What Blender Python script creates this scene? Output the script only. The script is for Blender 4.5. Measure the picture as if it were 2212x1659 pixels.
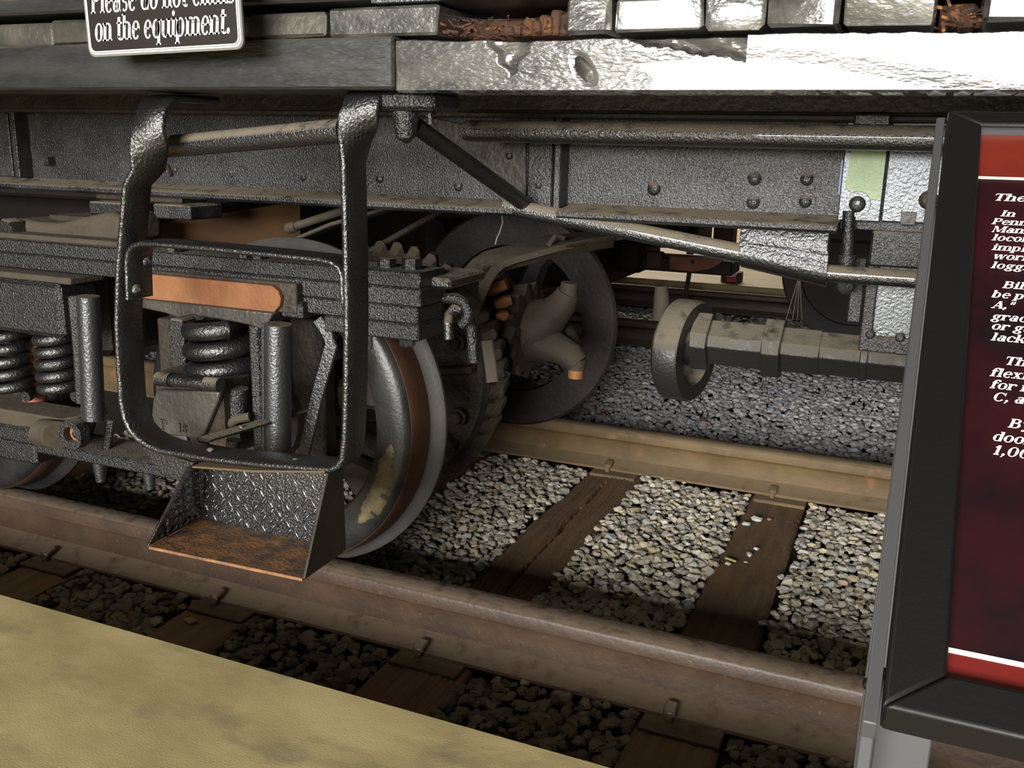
import bpy, bmesh, math, random
import numpy as np
from mathutils import Vector, Matrix
random.seed(7); rng = np.random.default_rng(11)
V = Vector
for o in list(bpy.data.objects): bpy.data.objects.remove(o)
scene = bpy.context.scene
COL = scene.collection

# ------------------------------------------------------------------ camera
YAW, PITCH, ROLL, FPX = 0.401563, 0.249577, 0.0225173, 2031.4
CAM = V((0.0, -1.9305, 1.0638))
fwd = V((-math.sin(YAW) * math.cos(PITCH), math.cos(YAW) * math.cos(PITCH), -math.sin(PITCH)))
rgt0 = V((math.cos(YAW), math.sin(YAW), 0)); up0 = rgt0.cross(fwd)
rgt = math.cos(ROLL) * rgt0 + math.sin(ROLL) * up0
upv = -math.sin(ROLL) * rgt0 + math.cos(ROLL) * up0
cd = bpy.data.cameras.new('camera'); cam = bpy.data.objects.new('camera', cd); COL.objects.link(cam)
cd.sensor_width = 36; cd.lens = FPX / 2212 * 36; cd.clip_start = 0.02
M = Matrix((rgt, upv, -fwd)).transposed().to_4x4(); M.translation = CAM
cam.matrix_world = M
scene.camera = cam

# ------------------------------------------------------------------ light
w = bpy.data.worlds.new('hall_ambience'); scene.world = w; w.use_nodes = True
bg = w.node_tree.nodes['Background']; bg.inputs[0].default_value = (0.55, 0.52, 0.47, 1); bg.inputs[1].default_value = 0.055
def area(name, loc, target, sx, sy, power, col):
    l = bpy.data.lights.new(name, 'AREA'); l.shape = 'RECTANGLE'; l.size = sx; l.size_y = sy; l.energy = power; l.color = col
    o = bpy.data.objects.new(name, l); COL.objects.link(o); o.location = loc
    o.rotation_euler = (V(target) - V(loc)).to_track_quat('-Z', 'Y').to_euler()
    return o
area('window_daylight', (-.3, -10.0, 2.5), (-.3, 0, 2.5), 5.4, 2.4, 2450, (1.0, 0.975, 0.92))
area('aisle_ceiling_light', (-0.6, -3.6, 5.2), (-0.6, -3.6, 0), 8.0, 1.2, 70, (1.0, 0.86, 0.58))
area('far_window_daylight', (-4.0, 13.6, 3.6), (-3.2, 9.5, 0), 10.0, 3.0, 950, (1.0, 0.86, 0.70))
vs = scene.view_settings
vs.view_transform = 'Standard'; vs.look = 'None'; vs.exposure = 0.0; vs.gamma = 1.0; vs.use_curve_mapping = False

# ------------------------------------------------------------------ helpers
def A(px, py, Y):
    """world point on the vertical plane Y seen at that place of the 2212x1659 frame"""
    d = fwd * FPX + rgt * (px - 1106) - upv * (py - 829.5)
    return CAM + d * ((Y - CAM.y) / d.y)
def AP(px, py, p0, n):
    d = fwd * FPX + rgt * (px - 1106) - upv * (py - 829.5)
    return CAM + d * ((p0 - CAM).dot(n) / d.dot(n))
WL = {}
class MB:
    def __init__(s): s.v = []; s.f = []
    def add(s, vs_, fs): 
        n = len(s.v); s.v += [tuple(q) for q in vs_]; s.f += [tuple(i + n for i in f) for f in fs]; return s
    def obox(s, c, ax, ay, az, b=0.0):
        c, ax, ay, az = V(c), V(ax), V(ay), V(az)
        if ax.cross(ay).dot(az) < 0: ax = -ax
        L = [a.length for a in (ax, ay, az)]; b = min(b, min(L) * 0.49)
        if b <= 0:
            vs_ = [c + ax * i + ay * j + az * k for i in (-1, 1) for j in (-1, 1) for k in (-1, 1)]
            return s.add(vs_, [(0, 1, 3, 2), (4, 6, 7, 5), (0, 4, 5, 1), (2, 3, 7, 6), (0, 2, 6, 4), (1, 5, 7, 3)])
        bm = bmesh.new(); bmesh.ops.create_cube(bm, size=2)
        m = Matrix((ax, ay, az)).transposed()
        for q in bm.verts: q.co = c + m @ q.co
        bmesh.ops.bevel(bm, geom=bm.edges[:], offset=b, segments=1, affect='EDGES', profile=0.5)
        return s.bm(bm)
    def bm(s, bm):
        bm.verts.index_update(); s.add([q.co.copy() for q in bm.verts], [[q.index for q in f.verts] for f in bm.faces]); bm.free(); return s
    def box(s, x0, x1, y0, y1, z0, z1, b=0.0):
        return s.obox(((x0 + x1) / 2, (y0 + y1) / 2, (z0 + z1) / 2), (abs(x1 - x0) / 2, 0, 0), (0, abs(y1 - y0) / 2, 0), (0, 0, abs(z1 - z0) / 2), b)
    def bar(s, p, q, wv, h, b=0.0):
        """flat bar from p to q; wv = full width vector, h = thickness"""
        p, q, wv = V(p), V(q), V(wv); d = q - p
        n = d.cross(wv).normalized()
        return s.obox((p + q) / 2, d / 2, wv / 2, n * h / 2, b)
    def tube(s, pts, r, n=14, caps=True):
        pts = [V(p) for p in pts]; k = len(pts); r = r if isinstance(r, (list, tuple)) else [r] * k
        base = len(s.v); ref = None
        for i, p in enumerate(pts):
            t = (pts[min(i + 1, k - 1)] - pts[max(i - 1, 0)]).normalized()
            if ref is None:
                ref = V((0, 0, 1)) if abs(t.z) < .9 else V((1, 0, 0))
            u = (ref - t * ref.dot(t)).normalized(); w_ = t.cross(u); ref = u
            for j in range(n):
                a = 2 * math.pi * j / n; s.v.append(tuple(p + (u * math.cos(a) + w_ * math.sin(a)) * r[i]))
        for i in range(k - 1):
            for j in range(n):
                j2 = (j + 1) % n; s.f.append((base + i * n + j, base + i * n + j2, base + (i + 1) * n + j2, base + (i + 1) * n + j))
        if caps:
            s.f.append(tuple(base + j for j in range(n))[::-1]); s.f.append(tuple(base + (k - 1) * n + j for j in range(n)))
        return s
    def lathe(s, prof, o, axis, n=48, closed=True, a0=0.0, rfun=None):
        """prof = [(radius, along axis)]"""
        o, t = V(o), V(axis).normalized(); ref = V((0, 0, 1)) if abs(t.z) < .9 else V((1, 0, 0))
        u = (ref - t * ref.dot(t)).normalized(); w_ = t.cross(u); base = len(s.v); k = len(prof)
        for j in range(n):
            a = a0 + 2 * math.pi * j / n; e = u * math.cos(a) + w_ * math.sin(a)
            for r, h in prof: s.v.append(tuple(o + e * r + t * h))
        for j in range(n):
            j2 = (j + 1) % n
            for i in range(k if closed else k - 1):
                i2 = (i + 1) % k
                s.f.append((base + j * k + i, base + j * k + i2, base + j2 * k + i2, base + j2 * k + i))
        return s
    def prism(s, poly, y0, y1, plane='XZ'):
        n = len(poly); f = {'XZ': lambda a, b, c: (a, c, b), 'YZ': lambda a, b, c: (c, a, b), 'XY': lambda a, b, c: (a, b, c)}[plane]
        return s.add([f(a, b, y0) for a, b in poly] + [f(a, b, y1) for a, b in poly],
                     [tuple(range(n)), tuple(range(2 * n - 1, n - 1, -1))] + [(i, n + i, n + (i + 1) % n, (i + 1) % n) for i in range(n)])
    def poly3(s, pts, off):
        """solid sheet: polygon of 3-D points thickened by the vector off"""
        off = V(off); n = len(pts); pts = [V(p) for p in pts]
        return s.add(pts + [p + off for p in pts], [tuple(range(n)), tuple(range(2 * n - 1, n - 1, -1))] + [(i, n + i, n + (i + 1) % n, (i + 1) % n) for i in range(n)])
    def strap(s, pts, wid, th, b=True):
        """rectangular section swept along pts; wid = width vector(s)"""
        pts = [V(p) for p in pts]; k = len(pts); wid = [V(q) for q in wid] if isinstance(wid, list) else [V(wid)] * k
        base = len(s.v); c = 0.30
        for i, p in enumerate(pts):
            t = (pts[min(i + 1, k - 1)] - pts[max(i - 1, 0)]).normalized(); q = wid[i]; n = t.cross(q).normalized() * th; q = q - t * q.dot(t)
            e = q.normalized() * th * c
            for a, bb in ((-.5, -.5), (.5, -.5), (.5, .5), (-.5, .5)):
                sg = 1 if a > 0 else -1; sh = 1 if bb > 0 else -1
                if (a > 0) == (bb > 0):
                    s.v.append(tuple(p + q * a - e * 0 + n * (bb - sh * c))); s.v.append(tuple(p + q * a - e * sg + n * bb))
                else:
                    s.v.append(tuple(p + q * a - e * sg + n * bb)); s.v.append(tuple(p + q * a + n * (bb - sh * c)))
        m = 8
        for i in range(k - 1):
            for j in range(m):
                j2 = (j + 1) % m; s.f.append((base + i * m + j, base + i * m + j2, base + (i + 1) * m + j2, base + (i + 1) * m + j))
        s.f.append(tuple(base + j for j in range(m))[::-1]); s.f.append(tuple(base + (k - 1) * m + j for j in range(m)))
        return s
    def build(s, name, mat, parent=None, bev=0.0, smooth=35):
        me = bpy.data.meshes.new(name); vs_ = np.array(s.v, dtype=float); c = (vs_.min(0) + vs_.max(0)) / 2
        me.from_pydata((vs_ - c).tolist(), [], s.f); me.validate()
        b = bmesh.new(); b.from_mesh(me); bmesh.ops.recalc_face_normals(b, faces=b.faces[:]); b.to_mesh(me); b.free()
        if smooth:
            me.polygons.foreach_set('use_smooth', [True] * len(me.polygons)); me.set_sharp_from_angle(angle=math.radians(smooth))
        me.materials.append(mat)
        o = bpy.data.objects.new(name, me); place(o, V(c), parent)
        if bev:
            md = o.modifiers.new('bevel', 'BEVEL'); md.width = bev; md.segments = 2; md.limit_method = 'ANGLE'; md.angle_limit = math.radians(40)
        return o
def place(o, c, parent=None):
    COL.objects.link(o); o.location = c; WL[o.name] = V(c)
    if parent is not None:
        o.parent = parent; o.matrix_parent_inverse = Matrix.Translation(-WL[parent.name])
def thing(name, loc, label, cat, group=None):
    o = bpy.data.objects.new(name, None); o.empty_display_size = 0.05; place(o, V(loc)); return tag(o, label, cat, group)
def tag(o, label, cat=None, group=None):
    o['label'] = label
    if cat: o['category'] = cat
    if group: o['group'] = group
    return o
def struct(o, label=None):
    o['kind'] = 'structure'
    if label: o['label'] = label; 
    return o
def copies(proto, pts, parent):
    """extra copies of a one-mesh piece at world points, sharing mesh data"""
    for p in pts:
        o = proto.copy(); place(o, V(p), parent)
def pbox(x0, y0, x1, y1, Y, depth, b=0.003, mb=None):
    a = A(x0, (y0 + y1) / 2, Y).x; c = A(x1, (y0 + y1) / 2, Y).x; z1 = A((x0 + x1) / 2, y0, Y).z; z0 = A((x0 + x1) / 2, y1, Y).z
    return (mb or MB()).box(a, c, Y, Y + depth, z0, z1, b)
def arc(c, r, a0, a1, n, plane='XZ'):
    out = []
    for i in range(n + 1):
        a = math.radians(a0 + (a1 - a0) * i / n); u, v = c[0] + r * math.cos(a), c[1] + r * math.sin(a); out.append((u, v))
    return out

# ------------------------------------------------------------------ materials
def mat(name, base, rough=0.5, metal=0.0, var=None, vscale=6.0, bump=0.0, bscale=60.0, dust=None, dust_lo=0.25, dust_hi=0.75, spec=0.5, stretch=None, spots=None, coat=0.0, bdist=0.0035, bdet=2.5):
    m = bpy.data.materials.new(name); m.use_nodes = True; nt = m.node_tree; N = nt.nodes; L = nt.links
    b = N['Principled BSDF']; b.inputs['Roughness'].default_value = rough; b.inputs['Metallic'].default_value = metal
    b.inputs['Specular IOR Level'].default_value = spec; b.inputs['Coat Weight'].default_value = coat
    b.inputs['Base Color'].default_value = (*base, 1)
    g = N.new('ShaderNodeNewGeometry'); pos = g.outputs['Position']
    if stretch:
        mp = N.new('ShaderNodeMapping'); mp.inputs['Scale'].default_value = stretch; L.new(pos, mp.inputs[0]); pos = mp.outputs[0]
    col = None
    def noise(sc, det=6, ro=.6):
        t = N.new('ShaderNodeTexNoise'); t.inputs['Scale'].default_value = sc; t.inputs['Detail'].default_value = det; t.inputs['Roughness'].default_value = ro; L.new(pos, t.inputs['Vector']); return t.outputs['Fac']
    def ramp(fac, lo, hi):
        r = N.new('ShaderNodeMapRange'); r.inputs[1].default_value = lo; r.inputs[2].default_value = hi; L.new(fac, r.inputs[0]); return r.outputs[0]
    def mix(fac, a, bcol):
        x = N.new('ShaderNodeMix'); x.data_type = 'RGBA'; L.new(fac, x.inputs[0])
        if isinstance(a, tuple): x.inputs[6].default_value = (*a, 1)
        else: L.new(a, x.inputs[6])
        x.inputs[7].default_value = (*bcol, 1); return x.outputs[2]
    col = base
    if var: col = mix(ramp(noise(vscale), .38, .64), col, var)
    if spots:
        sc, lo, hi, sp = spots; col = mix(ramp(noise(sc, 4), lo, hi), col, sp)
    if dust:
        sx = N.new('ShaderNodeSeparateXYZ'); L.new(g.outputs['Normal'], sx.inputs[0])
        f = ramp(sx.outputs[2], dust_lo, dust_hi); nz = ramp(noise(22), .25, .5)
        mu = N.new('ShaderNodeMath'); mu.operation = 'MULTIPLY'; L.new(f, mu.inputs[0]); L.new(nz, mu.inputs[1])
        col = mix(mu.outputs[0], col, dust)
        rr = N.new('ShaderNodeMapRange'); rr.inputs[3].default_value = rough; rr.inputs[4].default_value = 0.95; L.new(mu.outputs[0], rr.inputs[0]); L.new(rr.outputs[0], b.inputs['Roughness'])
    if not isinstance(col, tuple): L.new(col, b.inputs['Base Color'])
    if bump:
        bn = N.new('ShaderNodeBump'); bn.inputs['Strength'].default_value = bump; bn.inputs['Distance'].default_value = bdist
        L.new(noise(bscale, bdet, .55), bn.inputs['Height']); L.new(bn.outputs[0], b.inputs['Normal'])
    return m
DUST = (0.125, 0.10, 0.065)
M_blk = mat('black_gloss_paint', (.004, .004, .0045), .36, bump=.7, bscale=190, var=(.008, .0085, .009), vscale=20, spec=1.0)
M_blkd = mat('black_paint_dusty', (.006, .006, .0065), .38, bump=.7, bscale=190, dust=DUST, dust_lo=.25, dust_hi=.85, spec=.9)
M_web = mat('sill_paint', (.007, .0074, .0088), .30, bump=.75, bscale=250, spec=.5, dust=DUST, dust_lo=.3, dust_hi=.7, var=(.025, .025, .026), vscale=9)
M_pipe = mat('dusty_gloss_pipe', (.009, .0095, .011), .30, bump=.75, bscale=230, spec=1.0, coat=.5, dust=DUST, dust_lo=.12, dust_hi=.42)
M_rough = mat('thick_rough_paint', (.007, .007, .0075), .36, bump=1.0, bscale=230, bdist=.0045, dust=(.07, .058, .042), dust_lo=.75, dust_hi=1.0, spec=.7)
M_silver = mat('worn_grey_paint', (.095, .10, .11), .36, metal=.85, bump=.45, bscale=190, dust=DUST, dust_lo=.5, dust_hi=.95, spec=.8)
M_gun = mat('gunmetal_gloss', (.04, .04, .042), .28, metal=.8, bump=.5, bscale=170, dust=DUST, dust_lo=.35, dust_hi=.8)
M_timber = mat('black_painted_timber', (.011, .011, .0115), .40, bump=.6, bscale=60, stretch=(.35, 2.2, 2.2), var=(.026, .026, .025), vscale=16, dust=(.08, .07, .052), dust_lo=.5, dust_hi=.95, spec=.62)
M_timber2 = mat('weathered_gloss_timber', (.030, .030, .030), .25, bump=.42, bscale=110, stretch=(.5, 1.5, 1.5), coat=1.0, var=(.10, .095, .085), vscale=12, spots=(9, .62, .68, (.12, .09, .06)), spec=1.0)
M_plank = mat('plank_end_grain', (.032, .032, .030), .27, bump=.4, bscale=75, var=(.11, .105, .095), vscale=14, spec=1.0, coat=.8, stretch=(1, 1, 1.6))
M_plankd = mat('dull_plank_end', (.026, .026, .022), .5, bump=.6, bscale=80, var=(.06, .056, .042), vscale=14, spec=.5)
M_rot = mat('rotten_wood', (.085, .030, .009), .85, bump=1.0, bscale=90, var=(.018, .009, .005), vscale=25, spots=(40, .58, .66, (.22, .095, .025)))
M_dusty = mat('dust_caked_iron', (.028, .021, .015), .75, bump=.5, bscale=90, var=(.045, .033, .021), vscale=14, dust=(.062, .048, .031), dust_lo=-.35, dust_hi=.55)
M_dustp = mat('oily_dust_iron', (.022, .017, .012), .7, bump=.5, bscale=90, var=(.036, .027, .017), vscale=14, dust=(.044, .034, .022), dust_lo=-.35, dust_hi=.55)
M_dustk = mat('dust_caked_shaft', (.016, .015, .014), .42, bump=.5, bscale=120, dust=(.125, .108, .078), dust_lo=.10, dust_hi=.32)
M_oily = mat('oily_dark_iron', (.012, .010, .008), .5, bump=.7, bscale=70, var=(.030, .021, .013), vscale=16, dust=(.055, .042, .026), dust_lo=.3, dust_hi=.95)
M_gear = mat('rusty_gear_iron', (.017, .012, .0085), .6, bump=.6, bscale=80, var=(.032, .020, .012), vscale=12, dust=(.058, .042, .026), dust_lo=.1, dust_hi=.8)
M_orange = mat('bare_worn_orange_steel', (.20, .075, .02), .6, bump=.3, bscale=120, var=(.24, .10, .03), vscale=14)
M_rustplate = mat('orange_rust_plate', (.15, .052, .018), .7, bump=.5, bscale=110, var=(.20, .085, .028), vscale=10, spots=(18, .62, .72, (.20, .07, .03)))
M_greylip = mat('grey_primer_lip', (.030, .028, .025), .45, bump=.8, bscale=90, var=(.05, .046, .040), vscale=14)
M_step = mat('glossy_step_plate', (.010, .010, .011), .30, bump=.6, bscale=210, spec=1.0, coat=.7)
M_steprust = mat('rust_worn_step_floor', (.27, .12, .04), .65, bump=.8, bscale=150, var=(.055, .045, .038), vscale=24, spots=(14, .55, .68, (.34, .17, .06)))
M_face = mat('wheel_rim_face', (.012, .012, .0125), .42, bump=.3, bscale=140, var=(.028, .027, .024), vscale=9)
M_tread = mat('brown_wheel_tread', (.030, .0125, .0065), .5, bump=.25, bscale=90, var=(.048, .020, .010), vscale=8)
M_flange = mat('grey_steel_flange', (.075, .073, .072), .45, metal=.4, bump=.15, bscale=200, var=(.095, .088, .084), vscale=8)
M_fwheel = mat('far_wheel_iron', (.015, .012, .0115), .5, bump=.35, bscale=60, var=(.028, .018, .017), vscale=7)
M_railn = mat('rusty_rail_near', (.038, .022, .0135), .5, bump=.35, bscale=60, var=(.060, .035, .020), vscale=7, spots=(70, .64, .72, (.12, .06, .025)), dust=(.11, .08, .052), dust_lo=.6, dust_hi=.98)
M_railf = mat('dusty_rail_far', (.105, .064, .026), .65, bump=.3, bscale=60, var=(.155, .102, .042), vscale=6, spots=(11, .58, .68, (.20, .10, .05)), dust=(.17, .125, .072), dust_lo=.55, dust_hi=.9)
M_tie = mat('creosoted_tie', (.125, .074, .040), .8, bump=.8, bscale=120, stretch=(3, .35, 1), var=(.175, .11, .06), vscale=14, spots=(6, .58, .66, (.17, .09, .035)))
M_conc = mat('yellow_concrete', (.345, .282, .138), .6, bump=.15, bscale=260, var=(.49, .408, .205), vscale=4.0, spots=(7, .54, .72, (.27, .225, .125)), stretch=(.7, 1.3, 1))
M_earth = mat('dark_fines', (.030, .024, .018), .95, bump=.8, bscale=90)
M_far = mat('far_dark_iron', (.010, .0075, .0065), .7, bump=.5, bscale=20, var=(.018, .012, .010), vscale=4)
M_farrust = mat('far_rust_iron', (.30, .10, .06), .75, bump=.5, bscale=40, var=(.16, .07, .045), vscale=8)
M_farbrown = mat('far_brown_iron', (.09, .05, .036), .8, var=(.05, .032, .026), vscale=4)
M_yellow = mat('yellow_paint', (.75, .40, .02), .5)
M_red = mat('red_paint', (.45, .03, .03), .4)
M_white = mat('white_paint', (.78, .78, .76), .4)
M_green = mat('pale_green_paint', (.17, .235, .12), .5, bump=.5, bscale=120, var=(.22, .29, .155), vscale=10)
M_blue = mat('blue_paint', (.05, .10, .22), .5)
M_signblk = mat('sign_brown_black', (.016, .0125, .0115), .45, spec=.25)
M_clear = mat('clear_plastic_edge', (.16, .16, .14), .15)
M_text = mat('white_lettering', (.80, .80, .77), .55)
M_frame = mat('satin_black_frame', (.005, .005, .0055), .5, bump=.05, bscale=300, spec=.3)
M_alu = mat('grey_coated_steel', (.055, .056, .061), .45)
M_line = mat('cream_line', (.74, .72, .60), .5)
M_maroon = mat('maroon_print', (.021, .002, .0038), .5, var=(.005, .0018, .0038), vscale=11, spec=.3)
M_redband = mat('red_print', (.115, .010, .009), .35, var=(.15, .02, .01), vscale=6)
M_wallf = mat('far_wall_paint', (.72, .60, .42), .8)
M_thread = mat('cobweb_thread', (.35, .33, .28), .8)

# ballast: colour from the per-stone attribute
M_grav = bpy.data.materials.new('crushed_limestone'); M_grav.use_nodes = True
nt = M_grav.node_tree; b = nt.nodes['Principled BSDF']; b.inputs['Roughness'].default_value = .85
at_ = nt.nodes.new('ShaderNodeAttribute'); at_.attribute_name = 'tint'
nz = nt.nodes.new('ShaderNodeTexNoise'); nz.inputs['Scale'].default_value = 180; nz.inputs['Detail'].default_value = 4
geo = nt.nodes.new('ShaderNodeNewGeometry'); nt.links.new(geo.outputs['Position'], nz.inputs['Vector'])
mr = nt.nodes.new('ShaderNodeMapRange'); mr.inputs[3].default_value = .75; mr.inputs[4].default_value = 1.15; nt.links.new(nz.outputs['Fac'], mr.inputs[0])
mx = nt.nodes.new('ShaderNodeVectorMath'); mx.operation = 'MULTIPLY'; nt.links.new(at_.outputs['Color'], mx.inputs[0]); nt.links.new(mr.outputs[0], mx.inputs[1]); nt.links.new(mx.outputs[0], b.inputs['Base Color'])

# ================================================================== SETTING
AX = -1.425; AZ = .40                       # driven axle
TIES = [-2.84, -2.217, -1.594, -.971, -.348, .275]
# concrete aisle slab, kept to the platform side of the track
struct(MB().box(-7, 5, -9.5, -.522, -.30, 0.0, .006).build('floor', M_conc), 'smooth yellow concrete aisle slab ending in a straight edge beside the track')
struct(MB().box(-9, 6, -.60, 5.72, -.32, -.205).build('floor_track_bed', M_earth), 'dark fine ground under the ballast')
struct(MB().box(-12, 6, 5.72, 14, -.30, 0.0, .006).build('floor_far', M_conc), 'yellow concrete aisle on the far side of the second track')
wb = struct(MB().box(-14, 8, 14.0, 14.2, 0, 6.0).build('wall_back', M_wallf), 'pale wall at the far end of the hall')

# rails
def rail_profile(y):
    h = [(-.070, -.155), (-.070, -.146), (-.030, -.132), (-.011, -.120), (-.008, -.090), (-.008, -.060), (-.014, -.046), (-.036, -.038), (-.037, -.012), (-.033, -.004), (-.025, 0)]
    return [(y + a, b) for a, b in h] + [(y - a, b) for a, b in reversed(h)]
def rail(name, y, x0, x1, m, label):
    o = MB().prism(rail_profile(y), x0, x1, 'YZ').build(name, m, smooth=50); return tag(o, label, 'rail', 'rails of the two tracks')
rail('rail', -.037, -4.2, 1.2, M_railn, 'rust brown steel rail nearest the concrete slab, under the boarding step')
rail('rail', 1.472, -5.2, 1.2, M_railf, 'dusty yellowish rail under the far wheel, behind the gravel between the ties')
rail('rail', 3.80, -7, 1.5, M_railn, 'nearer rail of the second track beyond the grey gravel')
rail('rail', 5.31, -8, 1.5, M_railn, 'farthest rail with bright top edge beside the far yellow concrete')

# ties
def tie_mesh(x, y0, y1, crack=None, wid=.205, res=.008, seed=0):
    r = np.random.default_rng(seed); ny = int((y1 - y0) / .012); nx = int(wid / res); mb = MB()
    gy = np.linspace(y0, y1, ny + 1); gx = np.linspace(-wid / 2, wid / 2, nx + 1)
    edgeL = np.cumsum(r.normal(0, .0009, ny + 1)); edgeR = np.cumsum(r.normal(0, .0009, ny + 1)); edgeL -= np.linspace(0, edgeL[-1], ny + 1); edgeR -= np.linspace(0, edgeR[-1], ny + 1)
    grain = np.cumsum(r.normal(0, .0006, nx + 1)); grain -= np.linspace(0, grain[-1], nx + 1)
    wob = np.cumsum(r.normal(0, .0011, ny + 1)); wob -= np.linspace(0, wob[-1], ny + 1)
    for j, yy in enumerate(gy):
        for i, xx in enumerate(gx):
            f = (xx / wid + .5); px = xx + edgeL[j] * (1 - f) + edgeR[j] * f
            z = -.166 + grain[i] + .0015 * math.sin(yy * 9 + i)
            e = min(i, nx - i)
            if e == 0: z -= .008
            if e == 1: z -= .002
            if crack:
                c0, c1, off = crack
                if c0 < yy < c1:
                    cw = .0028 + .0018 * math.sin(yy * 17) + .0012 * math.sin(yy * 41); cw *= min(1, (yy - c0) * 9, (c1 - yy) * 9)
                    dx = abs(xx - off - wob[j] * .7 + .02 * (yy - c0))
                    if cw > .0008: z -= .030 * max(0., 1 - dx / (cw + .0022))
            mb.v.append((x + px, yy, z))
    W = nx + 1
    for j in range(ny):
        for i in range(nx): mb.f.append((j * W + i, j * W + i + 1, (j + 1) * W + i + 1, (j + 1) * W + i))
    n0 = len(mb.v); rim = [j * W for j in range(ny + 1)] + [ny * W + i for i in range(1, W)] + [j * W + nx for j in range(ny - 1, -1, -1)] + [i for i in range(nx - 1, 0, -1)]
    for k in rim: q = mb.v[k]; mb.v.append((q[0], q[1], -.30))
    n = len(rim)
    for k in range(n): mb.f.append((rim[k], rim[(k + 1) % n], n0 + (k + 1) % n, n0 + k))
    mb.f.append(tuple(range(n0, n0 + n)))
    return mb
tie_labels = ['wooden tie under the wheel at the left corner', 'brown wooden tie under the middle of the truck', 'brown wooden tie just left of the boarding step bucket, mostly hidden by the wheel',
              'brown wooden tie with a long split crack between the rails', 'brown wooden tie with pale stones lying on it', 'wooden tie hidden behind the information panel']
spike0 = None
for i, x in enumerate(TIES):
    t = tie_mesh(x, -.50, 1.95, (.12, 1.33, .012) if i == 3 else None, seed=20 + i, res=.0025 if i == 3 else .008 if i in (2, 4) else .02).build('railroad_tie', M_tie, smooth=0)
    tag(t, tie_labels[i], 'tie', 'ties of the near track')
    for yr, m in ((-.037, M_railn), (1.472, M_railf)):
        MB().box(x - .09, x + .09, yr - .125, yr + .125, -.168, -.155, .003).build('tie_plate', m, t)
        for sy in (-1, 1):
            sp = MB().box(x - .008 + .03 * sy, x + .008 + .03 * sy, yr + sy * .071, yr + sy * .088, -.20, -.132, .002)
            sp.obox((x + .03 * sy, yr + sy * .070, -.130), (.014, 0, 0), (0, .019, .004), (0, -.001, .0075), .004).build('spike', M_railn if yr < 1 else M_railf, t)
for i, x in enumerate([-3.6, -2.98, -2.36, -1.74, -1.12, -.5, .12]):
    t = MB().box(x - .1, x + .1, 3.25, 5.85 - .15, -.30, -.166, .005).build('railroad_tie', M_farbrown if i != 3 else M_tie)
    tag(t, 'wooden tie under the second track, %s from the left' % ('first', 'second', 'third', 'fourth', 'fifth', 'sixth', 'seventh')[i], 'tie', 'ties of the second track')

# ---- ballast
def rocks(nvar=14):
    out = []
    for k in range(nvar):
        bm = bmesh.new(); n = random.randint(11, 15)
        sc = V((1, random.uniform(.62, .95), random.uniform(.42, .72)))
        for i in range(n):
            z = 1 - 2 * (i + .5) / n; a = i * 2.39996 + random.uniform(-.5, .5); r = math.sqrt(max(0, 1 - z * z)); q = V((r * math.cos(a), r * math.sin(a), z)) * random.uniform(.82, 1.12)
            bm.verts.new((q.x * sc.x, q.y * sc.y, q.z * sc.z))
        h = bmesh.ops.convex_hull(bm, input=bm.verts[:]); bmesh.ops.delete(bm, geom=list({g for g in h['geom_interior'] + h['geom_unused'] if isinstance(g, bmesh.types.BMVert)}), context='VERTS')
        bmesh.ops.triangulate(bm, faces=bm.faces[:]); bmesh.ops.recalc_face_normals(bm, faces=bm.faces[:]); bm.verts.index_update()
        out.append((np.array([q.co[:] for q in bm.verts]), np.array([[q.index for q in f.verts] for f in bm.faces]))); bm.free()
    return out
ROCK = rocks()
PAL = np.array([(.36, .34, .29), (.44, .42, .37), (.30, .29, .26), (.50, .48, .43), (.42, .37, .26), (.34, .35, .36), (.26, .24, .21), (.40, .39, .37)]) * np.array([1.07, 1.02, .92])
PALG = np.array([(.24, .24, .25), (.30, .30, .31), (.19, .19, .20), (.36, .36, .37), (.27, .25, .24), (.22, .23, .25)]) * 1.45
PALD = np.array([(.17, .13, .09), (.22, .18, .12), (.13, .10, .08), (.25, .21, .15), (.18, .17, .14)]) * .62  # shade of the slab edge is painted into these brown trench stones
def scatter(x0, x1, y0, y1, step, size, zt, skip, pal, zj=.010):
    P = []
    for yy in np.arange(y0, y1, step):
        for xx in np.arange(x0, x1, step):
            x, y = xx + rng.uniform(-.6, .6) * step, yy + rng.uniform(-.6, .6) * step
            if skip(x, y): continue
            s = size * math.exp(rng.normal(0, .24)); z = zt - s * .35 + rng.uniform(-zj, zj) + .006 * math.sin(x * 7.1 + y * 3) * math.sin(y * 6.3 - x * 2)
            P.append((x, y, z, s, pal[rng.integers(len(pal))] * rng.uniform(.82, 1.12)))
    return P
def rock_inst(p):
    va, fa = ROCK[rng.integers(len(ROCK))]; x, y, z, s, c = p
    a, bq = rng.uniform(0, 6.28), rng.normal(0, .45); ca, sa, cb, sb = math.cos(a), math.sin(a), math.cos(bq), math.sin(bq)
    R = np.array([[ca, -sa, 0], [sa, ca, 0], [0, 0, 1]]) @ np.array([[1, 0, 0], [0, cb, -sb], [0, sb, cb]])
    return (va * s) @ R.T + np.array([x, y, z]), fa
def mesh_np(name, vs_, fs, cols, m):
    me = bpy.data.meshes.new(name); nv, nf = len(vs_), len(fs)
    me.vertices.add(nv); me.vertices.foreach_set('co', vs_.ravel()); me.loops.add(nf * 3); me.loops.foreach_set('vertex_index', fs.ravel().astype(np.int32))
    me.polygons.add(nf); me.polygons.foreach_set('loop_start', np.arange(0, nf * 3, 3, dtype=np.int32)); me.update(calc_edges=True); me.polygons.foreach_set('use_smooth', [False] * nf)
    at = me.attributes.new('tint', 'FLOAT_COLOR', 'POINT'); at.data.foreach_set('color', np.hstack([cols, np.ones((nv, 1))]).ravel()); me.materials.append(m)
    return me
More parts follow.
